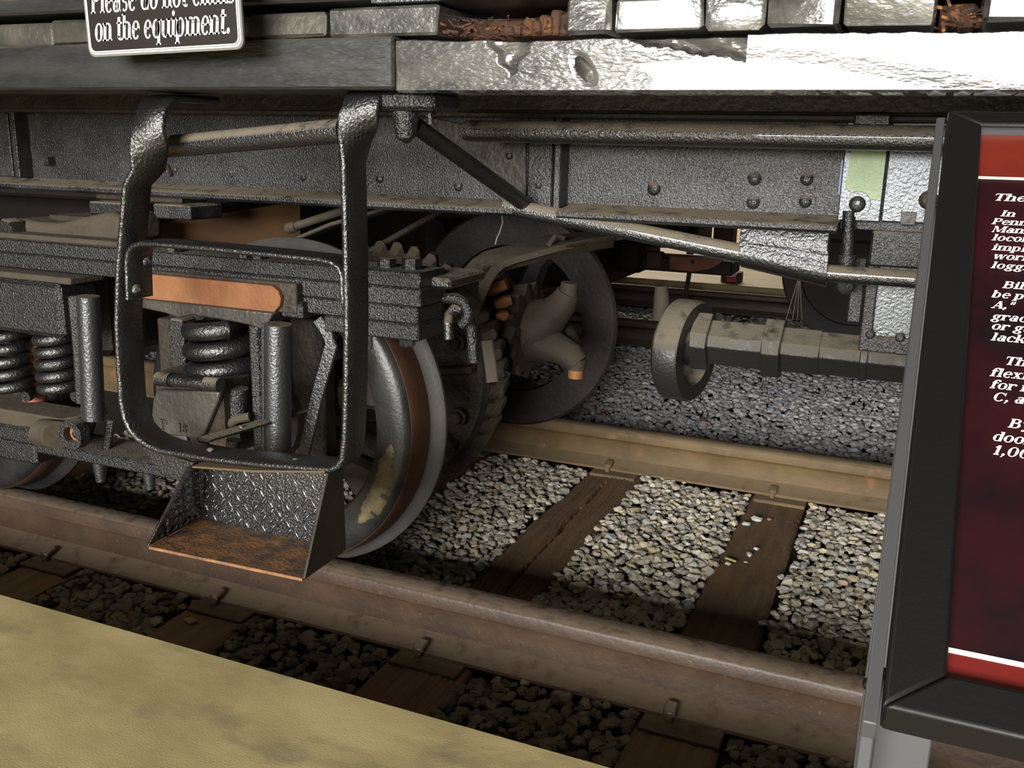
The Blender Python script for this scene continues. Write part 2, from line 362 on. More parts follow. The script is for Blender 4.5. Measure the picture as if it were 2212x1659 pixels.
def bed(name, P, label, singles=0):
    tot_v, tot_f, tot_c, n = [], [], [], 0
    key = sorted(range(len(P)), key=lambda i: -P[i][3] / max(.3, (V(P[i][:3]) - CAM).length)) if singles else []
    vis = []
    for i in key:
        d = V(P[i][:3]) - CAM; z = d.dot(fwd); u = 1106 + FPX * d.dot(rgt) / z; v_ = 829.5 - FPX * d.dot(upv) / z
        if 960 < u < 1890 and 1000 < v_ < 1400 and P[i][1] > .28: vis.append(i)
        if len(vis) >= singles: break
    own = set(vis)
    for i, p in enumerate(P):
        if i in own: continue
        va, fa = rock_inst(p); tot_v.append(va); tot_f.append(fa + n); n += len(va); tot_c.append(np.repeat(p[4][None], len(va), 0))
    root = thing(name, (P[0][0], P[0][1], -.2), label, 'gravel')
    me = mesh_np('ballast_stones', np.vstack(tot_v), np.vstack(tot_f), np.vstack(tot_c), M_grav)
    o = bpy.data.objects.new('ballast_stones', me); COL.objects.link(o); o.parent = root; o.matrix_parent_inverse = Matrix.Translation(-WL[root.name]); o['kind'] = 'stuff'
    for i in vis:
        va, fa = rock_inst(P[i]); c = va.mean(0); me = mesh_np('stone', va - c, fa, np.repeat(P[i][4][None], len(va), 0), M_grav)
        place(bpy.data.objects.new('stone', me), V(c), root)
    return root
def near_tie(x, y): return any(abs(x - t) < .108 for t in TIES)
P = scatter(-3.0, .55, .035, 1.405, .0205, .0165, -.160, near_tie, PAL) 
bed('ballast_between_rails', P, 'pale crushed limestone ballast filling the spaces between the ties and rails', 300)
P = scatter(-4.0, .7, 1.55, 3.73, .027, .0185, -.160, lambda x, y: near_tie(x, y) and y < 1.9, PALG)
bed('ballast_beyond_far_rail', P, 'grey crushed ballast beyond the dusty far rail, behind the drive shaft')
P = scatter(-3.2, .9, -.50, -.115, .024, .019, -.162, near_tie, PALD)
bed('ballast_beside_slab', P, 'brownish stones, darkened for shade, in the trench between the concrete slab and the nearest rail')
P = scatter(-4.2, .6, 3.88, 5.24, .045, .030, -.165, lambda x, y: False, PALG)
bed('ballast_second_track', P, 'shaded stones between the rails of the second track')
# single stones lying on the ties
def loose(px, py, s, c, name='loose_stone', label='', flat=1.0, z=-.163, k=None):
    p = AP(px, py, V((0, 0, z)), V((0, 0, 1))); va, fa = ROCK[k if k is not None else rng.integers(len(ROCK))]
    a = rng.uniform(0, 6.28); R = np.array([[math.cos(a), -math.sin(a), 0], [math.sin(a), math.cos(a), 0], [0, 0, 1]])
    vv = (va * s * np.array([1, 1, flat])) @ R.T; vv[:, 2] -= vv[:, 2].min(); me = mesh_np(name, vv, fa, np.repeat(np.array(c)[None], len(vv), 0), M_grav)
    o = bpy.data.objects.new(name, me); place(o, p); tag(o, label, 'stone', 'loose stones on the track')
for a in [(1637, 1126, .024, (.50, .52, .50), 'largest pale stone lying flat on the tie, near the far rail'), (1613, 1134, .018, (.48, .49, .46), 'pale stone touching the left of the largest stone on the tie'),
          (1661, 1124, .010, (.34, .20, .12), 'small brown chip right of the largest stone on the tie'), (1634, 1188, .012, (.50, .54, .56), 'small bluish white stone at mid length of the tie'),
          (1618, 1201, .014, (.46, .46, .44), 'pale oblong stone below the bluish stone on the tie'), (1572, 1220, .011, (.44, .44, .38), 'small stone beside the wood chip on the tie'),
          (1611, 1216, .008, (.46, .48, .48), 'tiny pale chip on the tie, right of the wood chip'), (1651, 1069, .012, (.42, .36, .26), 'tan stone on the tie plate edge by the rail spike'),
          (1184, 1089, .016, (.46, .45, .42), 'pale stone lying on the left edge of the split tie'), (337, 1348, .020, (.24, .21, .17), 'brown stone on the dark tie beside the slab, left one of two'),
          (410, 1346, .022, (.25, .19, .13), 'rounded brown stone on the dark tie beside the slab, right one of two'), (1687, 1250, .017, (.44, .45, .44), 'pale flat stone at the right edge of the stony tie'), (1647, 1350, .022, (.26, .25, .23), 'grey stone on the tie close behind the nearest rail')]:
    loose(a[0], a[1], a[2], a[3], label=a[4], flat=.8)
p = AP(1578, 1212, V((0, 0, -.162)), V((0, 0, 1)))
tag(MB().obox(p + V((0, 0, .005)), (.018, -.006, 0), (.001, .003, 0), (0, 0, .003), .001).build('wood_chip', mat('straw_chip', (.38, .30, .13), .8)), 'straw coloured wood chip lying on the stony tie', 'wood chip')

leafm = mat('dry_leaf', (.20, .055, .02), .7, var=(.12, .04, .015), vscale=40)
for px, py, Lf, lab in ((1302, 897, .045, 'dry orange leaf lying against the far rail, below the far wheel'), (1520, 911, .035, 'dry orange leaf on the grey gravel behind the far rail'), (1600, 770, .022, 'small orange leaf on the gravel below the drive shaft')):
    p = AP(px, py, V((0, 0, -.14)), V((0, 0, 1))); mb = MB(); n = 7
    for k in range(n):
        t = k / (n - 1); wd = .011 * math.sin(math.pi * (.08 + .84 * t)); z = .012 * math.sin(t * 3.1); mb.v += [(p.x + Lf * (t - .5), p.y - wd, p.z + z + .006), (p.x + Lf * (t - .5) + .004, p.y, p.z + z), (p.x + Lf * (t - .5), p.y + wd, p.z + z + .005)]
    for k in range(n - 1):
        for c_ in (0, 1): mb.f.append((k * 3 + c_, k * 3 + c_ + 1, k * 3 + 4 + c_, k * 3 + 3 + c_))
    o = mb.build('dry_leaf', leafm); o.modifiers.new('thickness', 'SOLIDIFY').thickness = .0012; tag(o, lab, 'leaf', 'dry leaves on the gravel')

# ================================================================== LOCOMOTIVE DECK
deck = thing('deck', (-.76, -.55, 1.137), 'black painted timber deck edge with plank ends above it, at the top of the view', 'deck')
MB().box(-4.0, -.766, -.617, -.47, 1.142, 1.219, .004).build('edge_timber', M_timber, deck)
rt = MB(); nx = 130; tz = 1.2125
# right-hand timber: a worn beam with a knot hole, a chipped top edge and a rough lower edge
xs = np.linspace(-.757, 1.4, 160); rows = np.linspace(0, 1, 41); xs = np.concatenate([np.linspace(-.757, .25, 480), np.linspace(.26, 1.4, 30)])
chipx0, chipx1 = A(1350, 100, -.62).x, A(1615, 100, -.62).x; k1 = A(1262, 150, -.62); k2 = A(1105, 120, -.62)
rs = np.random.default_rng(5); jag = np.cumsum(rs.normal(0, .00045, len(xs))); jag -= np.linspace(0, jag[-1], len(xs)); bot = np.convolve(rs.normal(0, .0022, len(xs) + 6), np.ones(7) / 7, 'valid')
for i, x in enumerate(xs):
    for j, t in enumerate(rows):
        z = 1.138 + (tz - 1.138 + jag[i] * .5 - .003 * (x + .757)) * t + (bot[i] if j == 0 else 0); y = -.624 + .0006 * math.sin(z * 90 + x * 5 + 2 * math.sin(x * 7))
        if chipx0 < x < chipx1:
            lim = .98 - .46 * ((x - chipx0) / (chipx1 - chipx0)) ** .8 + .03 * math.sin(x * 90) + .015 * math.sin(x * 310)
            y += (.014 + .003 * math.sin(x * 90 + z * 200)) * min(1, max(0, (t - lim) / .09)) + .05 * max(0, t - lim)
        u_, w_ = (x - k1.x) * .8 + (z - k1.z) * .6, -(x - k1.x) * .6 + (z - k1.z) * .8       # slanted knot hole
        d = math.hypot(u_ / .009, w_ / .019)
        if d < 1.6: y += .030 * max(0, 1 - d * d) ** .5 + .004 * max(0, 1.6 - d)
        hw = .042 * max(0., (z - k2.z + .030)) / .055                                         # dull wedge-shaped scar hanging from the top edge
        q_ = hw - abs(x - k2.x - .004 * math.sin(z * 260))
        if hw > 0 and q_ > 0: y += .007 * min(1, q_ / .010) + .10 * (z - k2.z + .030) * min(1, q_ / .02)
        if j in (0, len(rows) - 1): y += .004
        rt.v.append((x, y, z))
W_ = len(rows)
for i in range(len(xs) - 1):
    for j in range(W_ - 1): rt.f.append((i * W_ + j, (i + 1) * W_ + j, (i + 1) * W_ + j + 1, i * W_ + j + 1))
n0 = len(rt.v)
for i, x in enumerate(xs): rt.v.append((x, -.47, 1.140)); rt.v.append((x, -.47, rt.v[i * W_ + W_ - 1][2]))
for i in range(len(xs) - 1):
    a, c = n0 + 2 * i, n0 + 2 * i + 2
    rt.f += [(i * W_, a, c, (i + 1) * W_), (i * W_ + W_ - 1, (i + 1) * W_ + W_ - 1, c + 1, a + 1), (a, a + 1, c + 1, c)]
rt.f.append(tuple([j for j in range(W_)] + [n0 + 1, n0])); e = (len(xs) - 1); rt.f.append(tuple([e * W_ + j for j in range(W_)][::-1] + [n0 + 2 * e, n0 + 2 * e + 1]))
rt.build('edge_timber', M_timber2, deck, smooth=30)['label'] = 'glossy weathered beam with a knot hole'
MB().box(-.767, -.756, -.606, -.48, 1.145, 1.210).build('joint_filler', M_rot, deck)
def plank(x0, x1, y0, z0, z1, m, seed):
    r = random.Random(seed); bm = bmesh.new()
    mb = MB().box(x0, x1, y0, 2.02, z0, z1, .005)
    mb.v = [(q[0] + r.uniform(-.002, .002), q[1] + (r.uniform(-.004, .004) if q[1] < 0 else 0), q[2] + r.uniform(-.0025, .0015)) for q in mb.v]
    return mb.build('plank', m, deck)
def px_x(px): return A(px, 45, -.61).x
L_ed = [(-330, -190), (-186, -60), (-56, 101), (106, 250), (254, 400), (404, 530), (534, 702), (707, 943)]
for i, (a, c) in enumerate(L_ed): plank(px_x(a), px_x(c), -.610 + .004 * (i % 3), 1.2205, 1.2585 + .003 * (i % 2) + (.004 if i == 7 else 0), M_plankd if i < 7 else M_plank, i)
R_ed = [(1222, 1318), (1330, 1519), (1526, 1650), (1656, 1811), (1819, 2021), (2122, 2300), (2305, 2480), (2486, 2700), (2706, 2900)]
for i, (a, c) in enumerate(R_ed): plank(px_x(a), px_x(c), -.612 - .003 * (i % 2), 1.2165, 1.262, M_plank, 30 + i)
for k, x in enumerate(np.arange(-3.9, px_x(-335), .16)): plank(x, x + .155, -.60, 1.2205, 1.26, M_plankd, 60 + k)
for (a, c) in ((948, 1080), (1084, 1216), (2026, 2116)):
    plank(px_x(a), px_x(c), -.50, 1.219, 1.255, M_rot, a)
# rotten splinters in the gap
sp = MB(); r = random.Random(3)
for i in range(260):
    x = px_x(r.uniform(955, 1230) if i < 215 else r.uniform(2030, 2115)); p = V((x, r.uniform(-.612, -.49), 1.219 + r.uniform(0, .006) + (.02 * r.random() if r.random() < .35 else 0))); d = V((r.uniform(-1, 1), r.uniform(-.6, .6), r.uniform(-.1, .35))).normalized() * r.uniform(.006, .022)
    sp.bar(p, p + d, d.cross(V((0, 1, .3))).normalized() * r.uniform(.001, .004), r.uniform(.0008, .003))
sp.build('rotten_splinters', M_rot, deck, smooth=0)['kind'] = 'stuff'
rp = MB()
for i in range(9):
    x = px_x(1095 + i * 14); h = .008 + .022 * (i / 9) + .004 * math.sin(i * 3); rp.obox((x, -.555 + .006 * (i % 3), 1.219 + h / 2), (.0075, .002, 0), (0, .05, 0), (.001 * (i % 2), 0, h / 2 + .003), .003)
rp.build('rotten_plank_stub', M_rot, deck)
MB().box(px_x(812), px_x(1205), -.622, -.40, 1.266, 1.272).build('tread_plate', M_silver, deck)
MB().box(-4, px_x(808), -.615, -.30, 1.272, 1.300, .004).build('upper_board', M_timber, deck)
MB().box(px_x(1215), 1.4, -.60, -.30, 1.267, 1.30, .004).build('upper_board', M_timber, deck)
MB().box(-4, 1.4, -.30, 2.0, 1.2665, 1.30).build('deck_sheet', M_timber, deck)
MB().box(-4, 1.4, -.115, .10, 1.128, 1.216, .004).build('stringer', M_oily, deck)
MB().box(-4, 1.4, -.40, -.30, 1.150, 1.2165, .004).build('stringer', M_oily, deck)

# ================================================================== UNDERFRAME
uf = thing('locomotive_underframe', (-.8, 0, .93), 'black riveted steel side sill with lower flange, pipe, brace and truss rod under the deck', 'locomotive')
sill = MB()
sx0, sx1 = A(55, 300, 0).x, A(1140, 380, 0).x
sill.box(-4.2, A(1140, 380, 0).x, 0, .012, .92, 1.128).box(A(1222, 380, 0).x, 1.3, 0, .012, .92, 1.128)
sill.box(A(1138, 380, 0).x, A(1226, 380, 0).x, .008, .03, .92, 1.128)
s = sill.build('sill_web', M_web, uf, bev=.0015)
fl = MB(); 
for (a, c) in ((-4.2, A(1138, 440, 0).x), (A(1228, 450, 0).x, A(1816, 470, -.02).x)):
    fl.prism([(-.078, .921), (-.078, .930), (-.070, .934), (-.012, .939), (.0, .945), (.012, .945), (.012, .915), (-.07, .915)], a, c, 'YZ')
fl.build('lower_flange', M_web, uf, bev=.001)
MB().box(-4.2, 1.3, -.075, .012, 1.118, 1.128, .002).build('upper_flange', M_oily, uf)
# vertical stiffener angles
for (a, c, y) in ((1140, 1192, -.014), (1196, 1210, -.050)):
    MB().box(A(a, 380, y).x, A(c, 380, y).x, y, .002, .918, 1.118, .002).build('stiffener_angle', M_web, uf)
for (a, c, y) in ((-60, 20, -.012), (24, 34, -.045), (38, 47, -.02)):
    MB().box(A(a, 300, y).x, A(c, 300, y).x, y, .002, .945, 1.118, .002).build('stiffener_angle', M_web, uf)
# gusset and end plate with a pale green patch
g = [A(x, y, -.006) for x, y in ((915, 250), (1136, 300), (1136, 446), (1090, 440), (960, 330))]
MB().poly3(g, (0, .008, 0)).build('gusset_plate', M_oily, uf, bev=.001)
MB().box(A(1816, 400, -.02).x, A(1909, 400, -.02).x, -.02, .0, A(1860, 478, -.02).z, 1.118, .002).build('end_plate', M_silver, uf)
MB().box(A(1912, 400, -.018).x, 1.3, -.018, .0, A(1950, 481, -.02).z, 1.118, .002).build('end_plate', M_silver, uf)
gx0, gx1 = A(1828, 380, -.021).x, A(1908, 380, -.021).x; zt, zb = A(1870, 318, -.021).z, A(1870, 428, -.021).z
MB().poly3([(gx0, -.0215, zb + .016), (gx0 + .018, -.0215, zb + .012), (gx0 + .032, -.0215, zb - .001), (gx1, -.0215, zb - .003), (gx1, -.0215, zt), (gx0 + .004, -.0215, zt)], (0, .002, 0)).build('paint_patch', M_green, uf)['label'] = 'pale green bare patch'
MB().box(A(1812, 400, -.012).x, A(1817, 400, -.012).x, -.012, 0, A(1815, 420, 0).z, A(1815, 345, 0).z).build('paint_patch', M_blue, uf)
# rivets, bolts and dark stand-ins for holes on the web
def rivet(px, py, r, Y=0.0, m=M_web, ring=False, name='rivet'):
    p = A(px, py, Y); mb = MB().lathe([(0.0005, -.55 * r), (r * .45, -.5 * r), (r * .8, -.3 * r), (r, 0), (r, .3 * r)], p, (0, 1, 0), 16, closed=False)
    if ring: mb.lathe([(r * 1.05, -.004), (r * 1.55, -.004), (r * 1.6, .002), (r * 1.05, .002)], p, (0, 1, 0), 20)
    return mb.build(name, m, uf)
for q in ((655, 383, .009), (500, 376, .008), (820, 386, .011), (990, 402, .012), (1413, 408, .014), (1630, 386, .0135), (1743, 387, .013), (1627, 437, .0135), (1105, 398, .007)): rivet(*q)
rivet(1100, 336, .009, Y=-.006); rivet(1163, 400, .008, Y=-.014); rivet(1740, 436, .012, ring=True); rivet(1852, 441, .015, Y=-.022, m=M_silver, ring=True, name='bolt'); rivet(98, 262, .006, m=M_oily); rivet(378, 366, .009, m=M_oily)  # the last two domes stand for holes, dark iron for their shade
rivet(2006, 432, .018, Y=-.017, m=M_oily, name='bolt')  # dark dome standing for a hole, its shade put into the colour
p = A(1962, 472, -.02); MB().box(p.x - .013, p.x + .013, -.021, -.012, p.z - .012, p.z + .012, .001).build('dark_hole_block', M_oily, uf)  # solid dark block stands for the square hole, its shade painted
p = A(108, 349, -.01); MB().lathe([(.0, -.014), (.013, -.014), (.015, -.010), (.015, .012), (0, .012)], p, (0, 1, 0), 4, closed=False, a0=.6).build('nut', M_web, uf)
# pipe along the sill
pz = A(1500, 291, -.15).z; px0 = A(1005, 290, -.15).x
MB().tube([(px0, -.15, pz), (px0 + .01, -.15, pz), (1.3, -.15, pz)], [.020, .0215, .0215], 24).build('steam_pipe', M_pipe, uf)
# clip above the pipe
MB().box(A(1848, 225, -.13).x, A(1928, 225, -.13).x, -.13, -.10, pz + .02, 1.128, .003).build('pipe_clip', M_blkd, uf)
# bracket casting with boss, bolt and diagonal brace
c0 = A(880, 262, -.52)
bk = MB().box(A(794, 220, -.57).x, A(936, 220, -.57).x, -.57, -.47, A(870, 238, -.57).z, 1.1415, .006)
bk.build('hanger_bracket', M_rough, uf)
a, c = A(875, 235, -.535), A(877, 296, -.535)
MB().tube([a + V((0, 0, .01)), a, (a + c) / 2, c, c - V((0, -.004, .008))], [.026, .024, .0205, .016, .006], 20).build('bracket_boss', M_rough, uf)
MB().tube([A(893, 268, -.50), A(1010, 352, -.25), A(1140, 446, -.045)], [.0145, .016, .0165], 16).build('diagonal_brace', M_blkd, uf)
p = A(930, 244, -.50); MB().tube([p + V((0, 0, .012)), p - V((0, 0, .018))], .005, 10).lathe([(0, -.006), (.010, -.006), (.010, .006), (0, .006)], p, (0, 0, 1), 6, closed=False).build('bolt', M_silver, uf)
# truss rod, saddle plate, hanging bolt
Yr = -.055
t0, t1, t2 = A(1215, 470, Yr), A(1600, 547, Yr), A(1785, 590, Yr); t3z = t2.z
MB().tube([t0 + (t0 - t1) * .35, t0, t1, t2], [.0185, .0185, .0185, .0175], 20).build('truss_rod', M_pipe, uf)
MB().tube([t2 - V((.004, 0, 0)), (1.3, Yr, t3z)], .0165, 20).build('truss_rod', M_pipe, uf)
ss = MB(); secs = []
for px in (1600, 1650, 1700, 1750, 1788):
    f = (px - 1600) / 188; rc = t1.lerp(t2, f); zt_ = .918; q = []
    for a in range(0, 11): 
        an = math.radians(200 - a * 26); q.append((Yr + .027 * math.cos(an), rc.z + .027 * math.sin(an)))
    prof = [(Yr + .0, zt_), (Yr - .022, zt_ - .002), (Yr - .031, zt_ - .028), (Yr - .030, (zt_ + rc.z) / 2 - .002), (Yr - .020, rc.z + .034), (Yr - .0215, rc.z + .019), (Yr - .027, rc.z + .006), (Yr - .026, rc.z - .008), (Yr - .018, rc.z - .020), (Yr, rc.z - .027), (Yr + .02, rc.z - .018), (Yr + .02, zt_)]
    secs.append([(A(px, 550, Yr).x + (.003 if z < .88 else 0), y, z) for y, z in prof])
k = len(secs[0])
for se in secs: ss.v += se
for i in range(len(secs) - 1):
    for j in range(k): ss.f.append((i * k + j, i * k + (j + 1) % k, (i + 1) * k + (j + 1) % k, (i + 1) * k + j))
ss.f += [tuple(range(k)), tuple(range((len(secs) - 1) * k, len(secs) * k))[::-1]]
ss.build('truss_saddle', M_gun, uf, smooth=50)
Yb = -.02
a, c = A(1832, 478, Yb), A(1826, 620, Yb)
MB().tube([a + V((0, 0, .02)), A(1830, 552, Yb)], .012, 16).tube([A(1830, 552, Yb), A(1829, 566, Yb)], .017, 12).tube([A(1829, 566, Yb), A(1828, 605, Yb)], .014, 12).tube([A(1828, 604, Yb), A(1827, 622, Yb), A(1826, 634, Yb)], [.019, .018, .009], 8).build('hanging_bolt', M_web, uf)
# pedestal block and plate at the right
MB().box(A(1880, 530, .0).x, 1.2, .0, .16, A(1930, 578, 0).z, .92, .004).build('pedestal_block', M_web, uf)
px_l = A(1862, 690, .05).x; 
ped = MB().box(px_l, px_l + .16, .05, .085, A(1910, 760, .05).z, A(1910, 560, .05).z, .003); pd = ped.build('pedestal_plate', M_silver, uf, bev=.001)
zq = A(1910, 728, .05).z
MB().box(px_l, px_l + .022, .040, .05, zq, A(1910, 560, .05).z, .002).box(px_l, px_l + .16, .038, .05, A(1910, 760, .05).z, zq + .002, .002).build('plate_border', M_web, pd)
for q in ((1880, 722), (1944, 729)):
    pp = A(*q, .038); MB().lathe([(0, -.010), (.006, -.009), (.009, -.003), (.009, .004)], pp, (0, 1, 0), 14, closed=False).build('rivet', M_web, pd)
MB().box(px_l - .03, px_l - .003, .06, .09, A(1850, 700, .05).z, A(1850, 560, .05).z, .003).build('pedestal_block', M_web, uf)
# interior of the frame: far sill and cross members keep the underside dark and real
MB().box(-4.2, 1.3, 1.42, 1.434, .90, 1.128).box(-4.2, 1.3, 1.434, 1.51, .90, .915).build('far_sill', M_far, uf)
for x in (-2.95, -2.15, -.25, .9):
    MB().box(x, x + .14, .03, 1.42, .97, 1.12, .004).build('cross_member', M_oily, uf)
MB().box(-4, 1.0, .42, .98, 1.02, 1.2165, .01).build('center_sill', M_oily, uf)

# ================================================================== BOARDING STEP
st = thing('boarding_step', (-1.1, -.57, .33), 'black iron stirrup step with diamond tread bucket hanging from the deck edge', 'step')
YF, SD = -.60, .068; YC = YF + SD / 2; wv = V((0, SD, 0))
def sp3(px, py): q = A(px, py, YF); return V((q.x, YC, q.z))
# left leg with twisted top, bottom bar, right leg: one bent strap
pts, wid = [], []
def add(p, wd): pts.append(V(p)); wid.append(V(wd))
lt = sp3(287, 262); zt = 1.128
def topcurve(base, sgn, rev):
    out = []
    for t in np.linspace(0, 1, 9):
        out.append((base, t))
    return out
# left top: foot runs back under the deck
bl = sp3(284, 272); foot = []
for t in np.linspace(0, 1, 7):
    a = t * math.pi / 2; y = YC + .05 * (1 - math.sin(a)) ; foot.append((V((bl.x + .022, YC + .045 - .045 * math.sin(a) - .012 * math.sin(a), bl.z + .052 - .052 * (1 - math.cos(a)) )), t))
add((bl.x + .022, YC + .14, bl.z + .052), (SD, 0, 0))
for p, t in foot: add(p, (SD * 1.02, 0.0, 0))
add((bl.x + .018, YC - .012, bl.z - .022), (SD * .92, SD * .4, 0)); add((bl.x + .008, YC - .005, bl.z - .045), (SD * .65, SD * .76, 0)); add((bl.x, YC, bl.z - .075), (SD * .22, SD, 0))
for q in ((266, 400), (258, 500), (251, 580), (248, 700), (253, 800), (258, 870)): add(sp3(*q), wv)
cl = sp3(330, 972); 
for q in ((265, 905), (276, 930), (293, 950), (318, 966), (345, 976)): add(sp3(*q), wv)
for q in ((450, 994), (560, 1006), (690, 1016)): add(sp3(*q), wv)
for q in ((712, 1016), (727, 1009), (736, 994)): add(sp3(*q), wv)
for q in ((741, 950), (744, 850), (746, 700), (744, 560), (740, 420), (738, 350)): add(sp3(*q), wv)
br = sp3(738, 315)
add((br.x + .004, YC, br.z + .004), (SD * .22, SD, 0)); add((br.x + .012, YC - .006, br.z + .024), (SD * .6, SD * .8, 0)); add((br.x + .02, YC - .014, br.z + .044), (SD * .9, SD * .45, 0))
for t in np.linspace(0, 1, 7):
    a = t * math.pi / 2; add((br.x + .024, YC + .045 - .057 * math.cos(a), br.z + .058 + .034 * math.sin(a)), (SD * 1.02, 0, 0))
add((br.x + .024, YC + .14, br.z + .092), (SD, 0, 0))
frame = MB().strap(pts, wid, .0125).build('stirrup', M_blk, st, smooth=62)
# rivets heads on the stirrup bottom bar
def dome(p, r, ax, m, parent, name='rivet', h=.55):
    return MB().lathe([(.0003, h * r), (r * .5, .48 * r), (r * .85, .25 * r), (r, 0), (r, -.3 * r)], p, ax, 14, closed=False).build(name, m, parent)
for q in ((452, 973), (636, 996)):
    p = A(*q, YF + .03); dome(V((p.x, YC, p.z)), .008, (0, 0, 1), M_blkd, frame)
# inverted U strap inside the legs
ip = [sp3(272, 648), sp3(270, 600), sp3(269, 565)] + [sp3(*q) for q in ((272, 545), (282, 532), (300, 527), (330, 528))] + [sp3(*q) for q in ((450, 538), (580, 551), (690, 563))] + [sp3(*q) for q in ((712, 568), (728, 580), (735, 598), (737, 655))]
ib = MB().strap(ip, V((0, SD * .98, 0)), .010).build('cross_strap', M_blk, st, smooth=62)
for q in ((308, 567), (287, 622)):
    base = A(q[0], q[1], YC + .004); dome(V((ip[1].x + .006, base.y if False else (YC + (.018 if q[0] > 300 else -.012)), base.z)), .0115, (1, 0, 0), M_blkd, ib, h=.8)
# round grab bar between the legs, with a hook
ga, gb = A(352, 318, -.49), A(742, 282, -.545)
MB().tube([ga, ga.lerp(gb, .5), gb], [.0205, .0205, .0205], 20).build('round_bar', M_pipe, st)
hk = [ga + V((0.0 + .006 * math.sin(a), -.004 + .0 * a, 0)) + V((.027 * math.sin(a) * -.7, -.003, .027 * math.cos(a))) for a in np.linspace(-.3, 2.6, 12)]
MB().tube(hk + [hk[-1] + V((.022, 0, -.012)), hk[-1] + V((.03, 0, -.03))], .0042, 8).build('hook', M_dusty, st)
# bucket
tl, tr = V((-1.262, 0, .436)), V((-.930, 0, .480))
xl_b, xr_b = -1.232, -.893
def Q(x, y, z): return V((x, y, z))
zl, zr = .334, .342                     # floor left / right at the front lip
fl_, fr_ = Q(xl_b, -.72, zl), Q(xr_b, -.72, zr); bl_, br_ = Q(-1.262, -.545, .318), Q(-.925, -.545, .318)
tlf, trf = Q(-1.236, -.598, .448), Q(-.924, -.598, .487); tlb, trb = Q(-1.268, -.535, .440), Q(-.934, -.535, .476)
MB().poly3([fl_, fr_, br_, bl_], (0, 0, -.006)).build('bucket_floor', M_steprust, st, bev=.0012)['label'] = 'rust worn tread floor'
bp = MB().poly3([bl_, br_, trb, tlb], (0, .006, .001)).build('bucket_back', M_step, st, bev=.001)
lp = MB().poly3([fl_, bl_, tlb, tlf], (-.006, 0, 0)).build('bucket_side', M_step, st, bev=.0015)
MB().poly3([fr_, br_, trb, trf], (.006, 0, 0)).build('bucket_side', M_oily, st, bev=.0015)
MB().strap([tlf + V((.01, .012, .003)), (tlf + trf) / 2 + V((0, .012, -.002)), trf + V((0, .012, .003))], V((0, .03, 0)), .004).build('wood_shim', mat('shim_edge', (.10, .066, .03), .8), st)
# raised diamond tread: lugs standing on the back and left plates
def lugs(o0, ux, uz, nrm, nu, nv, parent, lim):
    mb = MB(); L_, H_ = ux.length, uz.length; eu, ev = ux.normalized(), uz.normalized()
    for i in range(nu):
        for j in range(nv):
            u, v_ = (i + .5) / nu, (j + .5) / nv
            if v_ < lim: continue
            c = o0 + ux * u + uz * v_; s_ = 1 if (i + j) % 2 else -1
            d = (eu * .58 * s_ * -1 + ev * .82).normalized() if (i + j) % 3 else None
            if d is None:
                mb.lathe([(.0002, .0035), (.0028, .0026), (.0042, 0)], c, nrm, 10, closed=False)
            else:
                n2 = d.cross(nrm).normalized(); hl = .0115
                prof = []
                for t in np.linspace(-1, 1, 9): prof.append((c + d * hl * t, .0036 * math.sqrt(max(.01, 1 - t * t))))
                base = len(mb.v)
                for p, r_ in prof:
                    for a in (0, 45, 90, 135, 180): mb.v.append(tuple(p + n2 * r_ * math.cos(math.radians(a)) + nrm * r_ * .8 * math.sin(math.radians(a))))
                for k_ in range(8):
                    for a in range(4): mb.f.append((base + k_ * 5 + a, base + k_ * 5 + a + 1, base + (k_ + 1) * 5 + a + 1, base + (k_ + 1) * 5 + a))
    return mb.build('tread_lugs', M_step, parent, smooth=60)
lugs(bl_ + V((.004, 0, 0)), (br_ - bl_), (tlb - bl_) * .98, V((0, -1, -.05)).normalized(), 17, 7, bp, .0)['kind'] = 'stuff'
nl = (bl_ - fl_).cross(tlf - fl_).normalized(); nl = nl if nl.x > 0 else -nl
lugs(fl_.lerp(bl_, .12), (bl_ - fl_) * .80, (tlf - fl_) * .92 + V((0, .01, 0)), nl, 7, 7, lp, .0)['kind'] = 'stuff'
# braces behind the step
b0, b1 = A(440, 950, -.54), A(655, 887, -.26)
bs = MB().strap([b0, b0.lerp(b1, .5), b1], V((.035, .022, 0)), .007).build('step_brace', M_blkd, st)
for f_ in (.35, .62, .85): dome(b0.lerp(b1, f_) + V((0, 0, .004)), .006, (0, 0, 1), M_blkd, bs)
MB().strap([A(655, 985, -.262), A(684, 860, -.262), A(716, 745, -.262), A(706, 718, -.262), A(686, 690, -.262)], V((.030, .004, 0)), .008).build('step_brace', M_blkd, st)
# small side tab left of the bucket
MB().poly3([A(x, y, -.575) for x, y in ((305, 965), (420, 1000), (400, 1030), (345, 1018))], (0, .006, 0)).build('step_tab', M_blk, st)

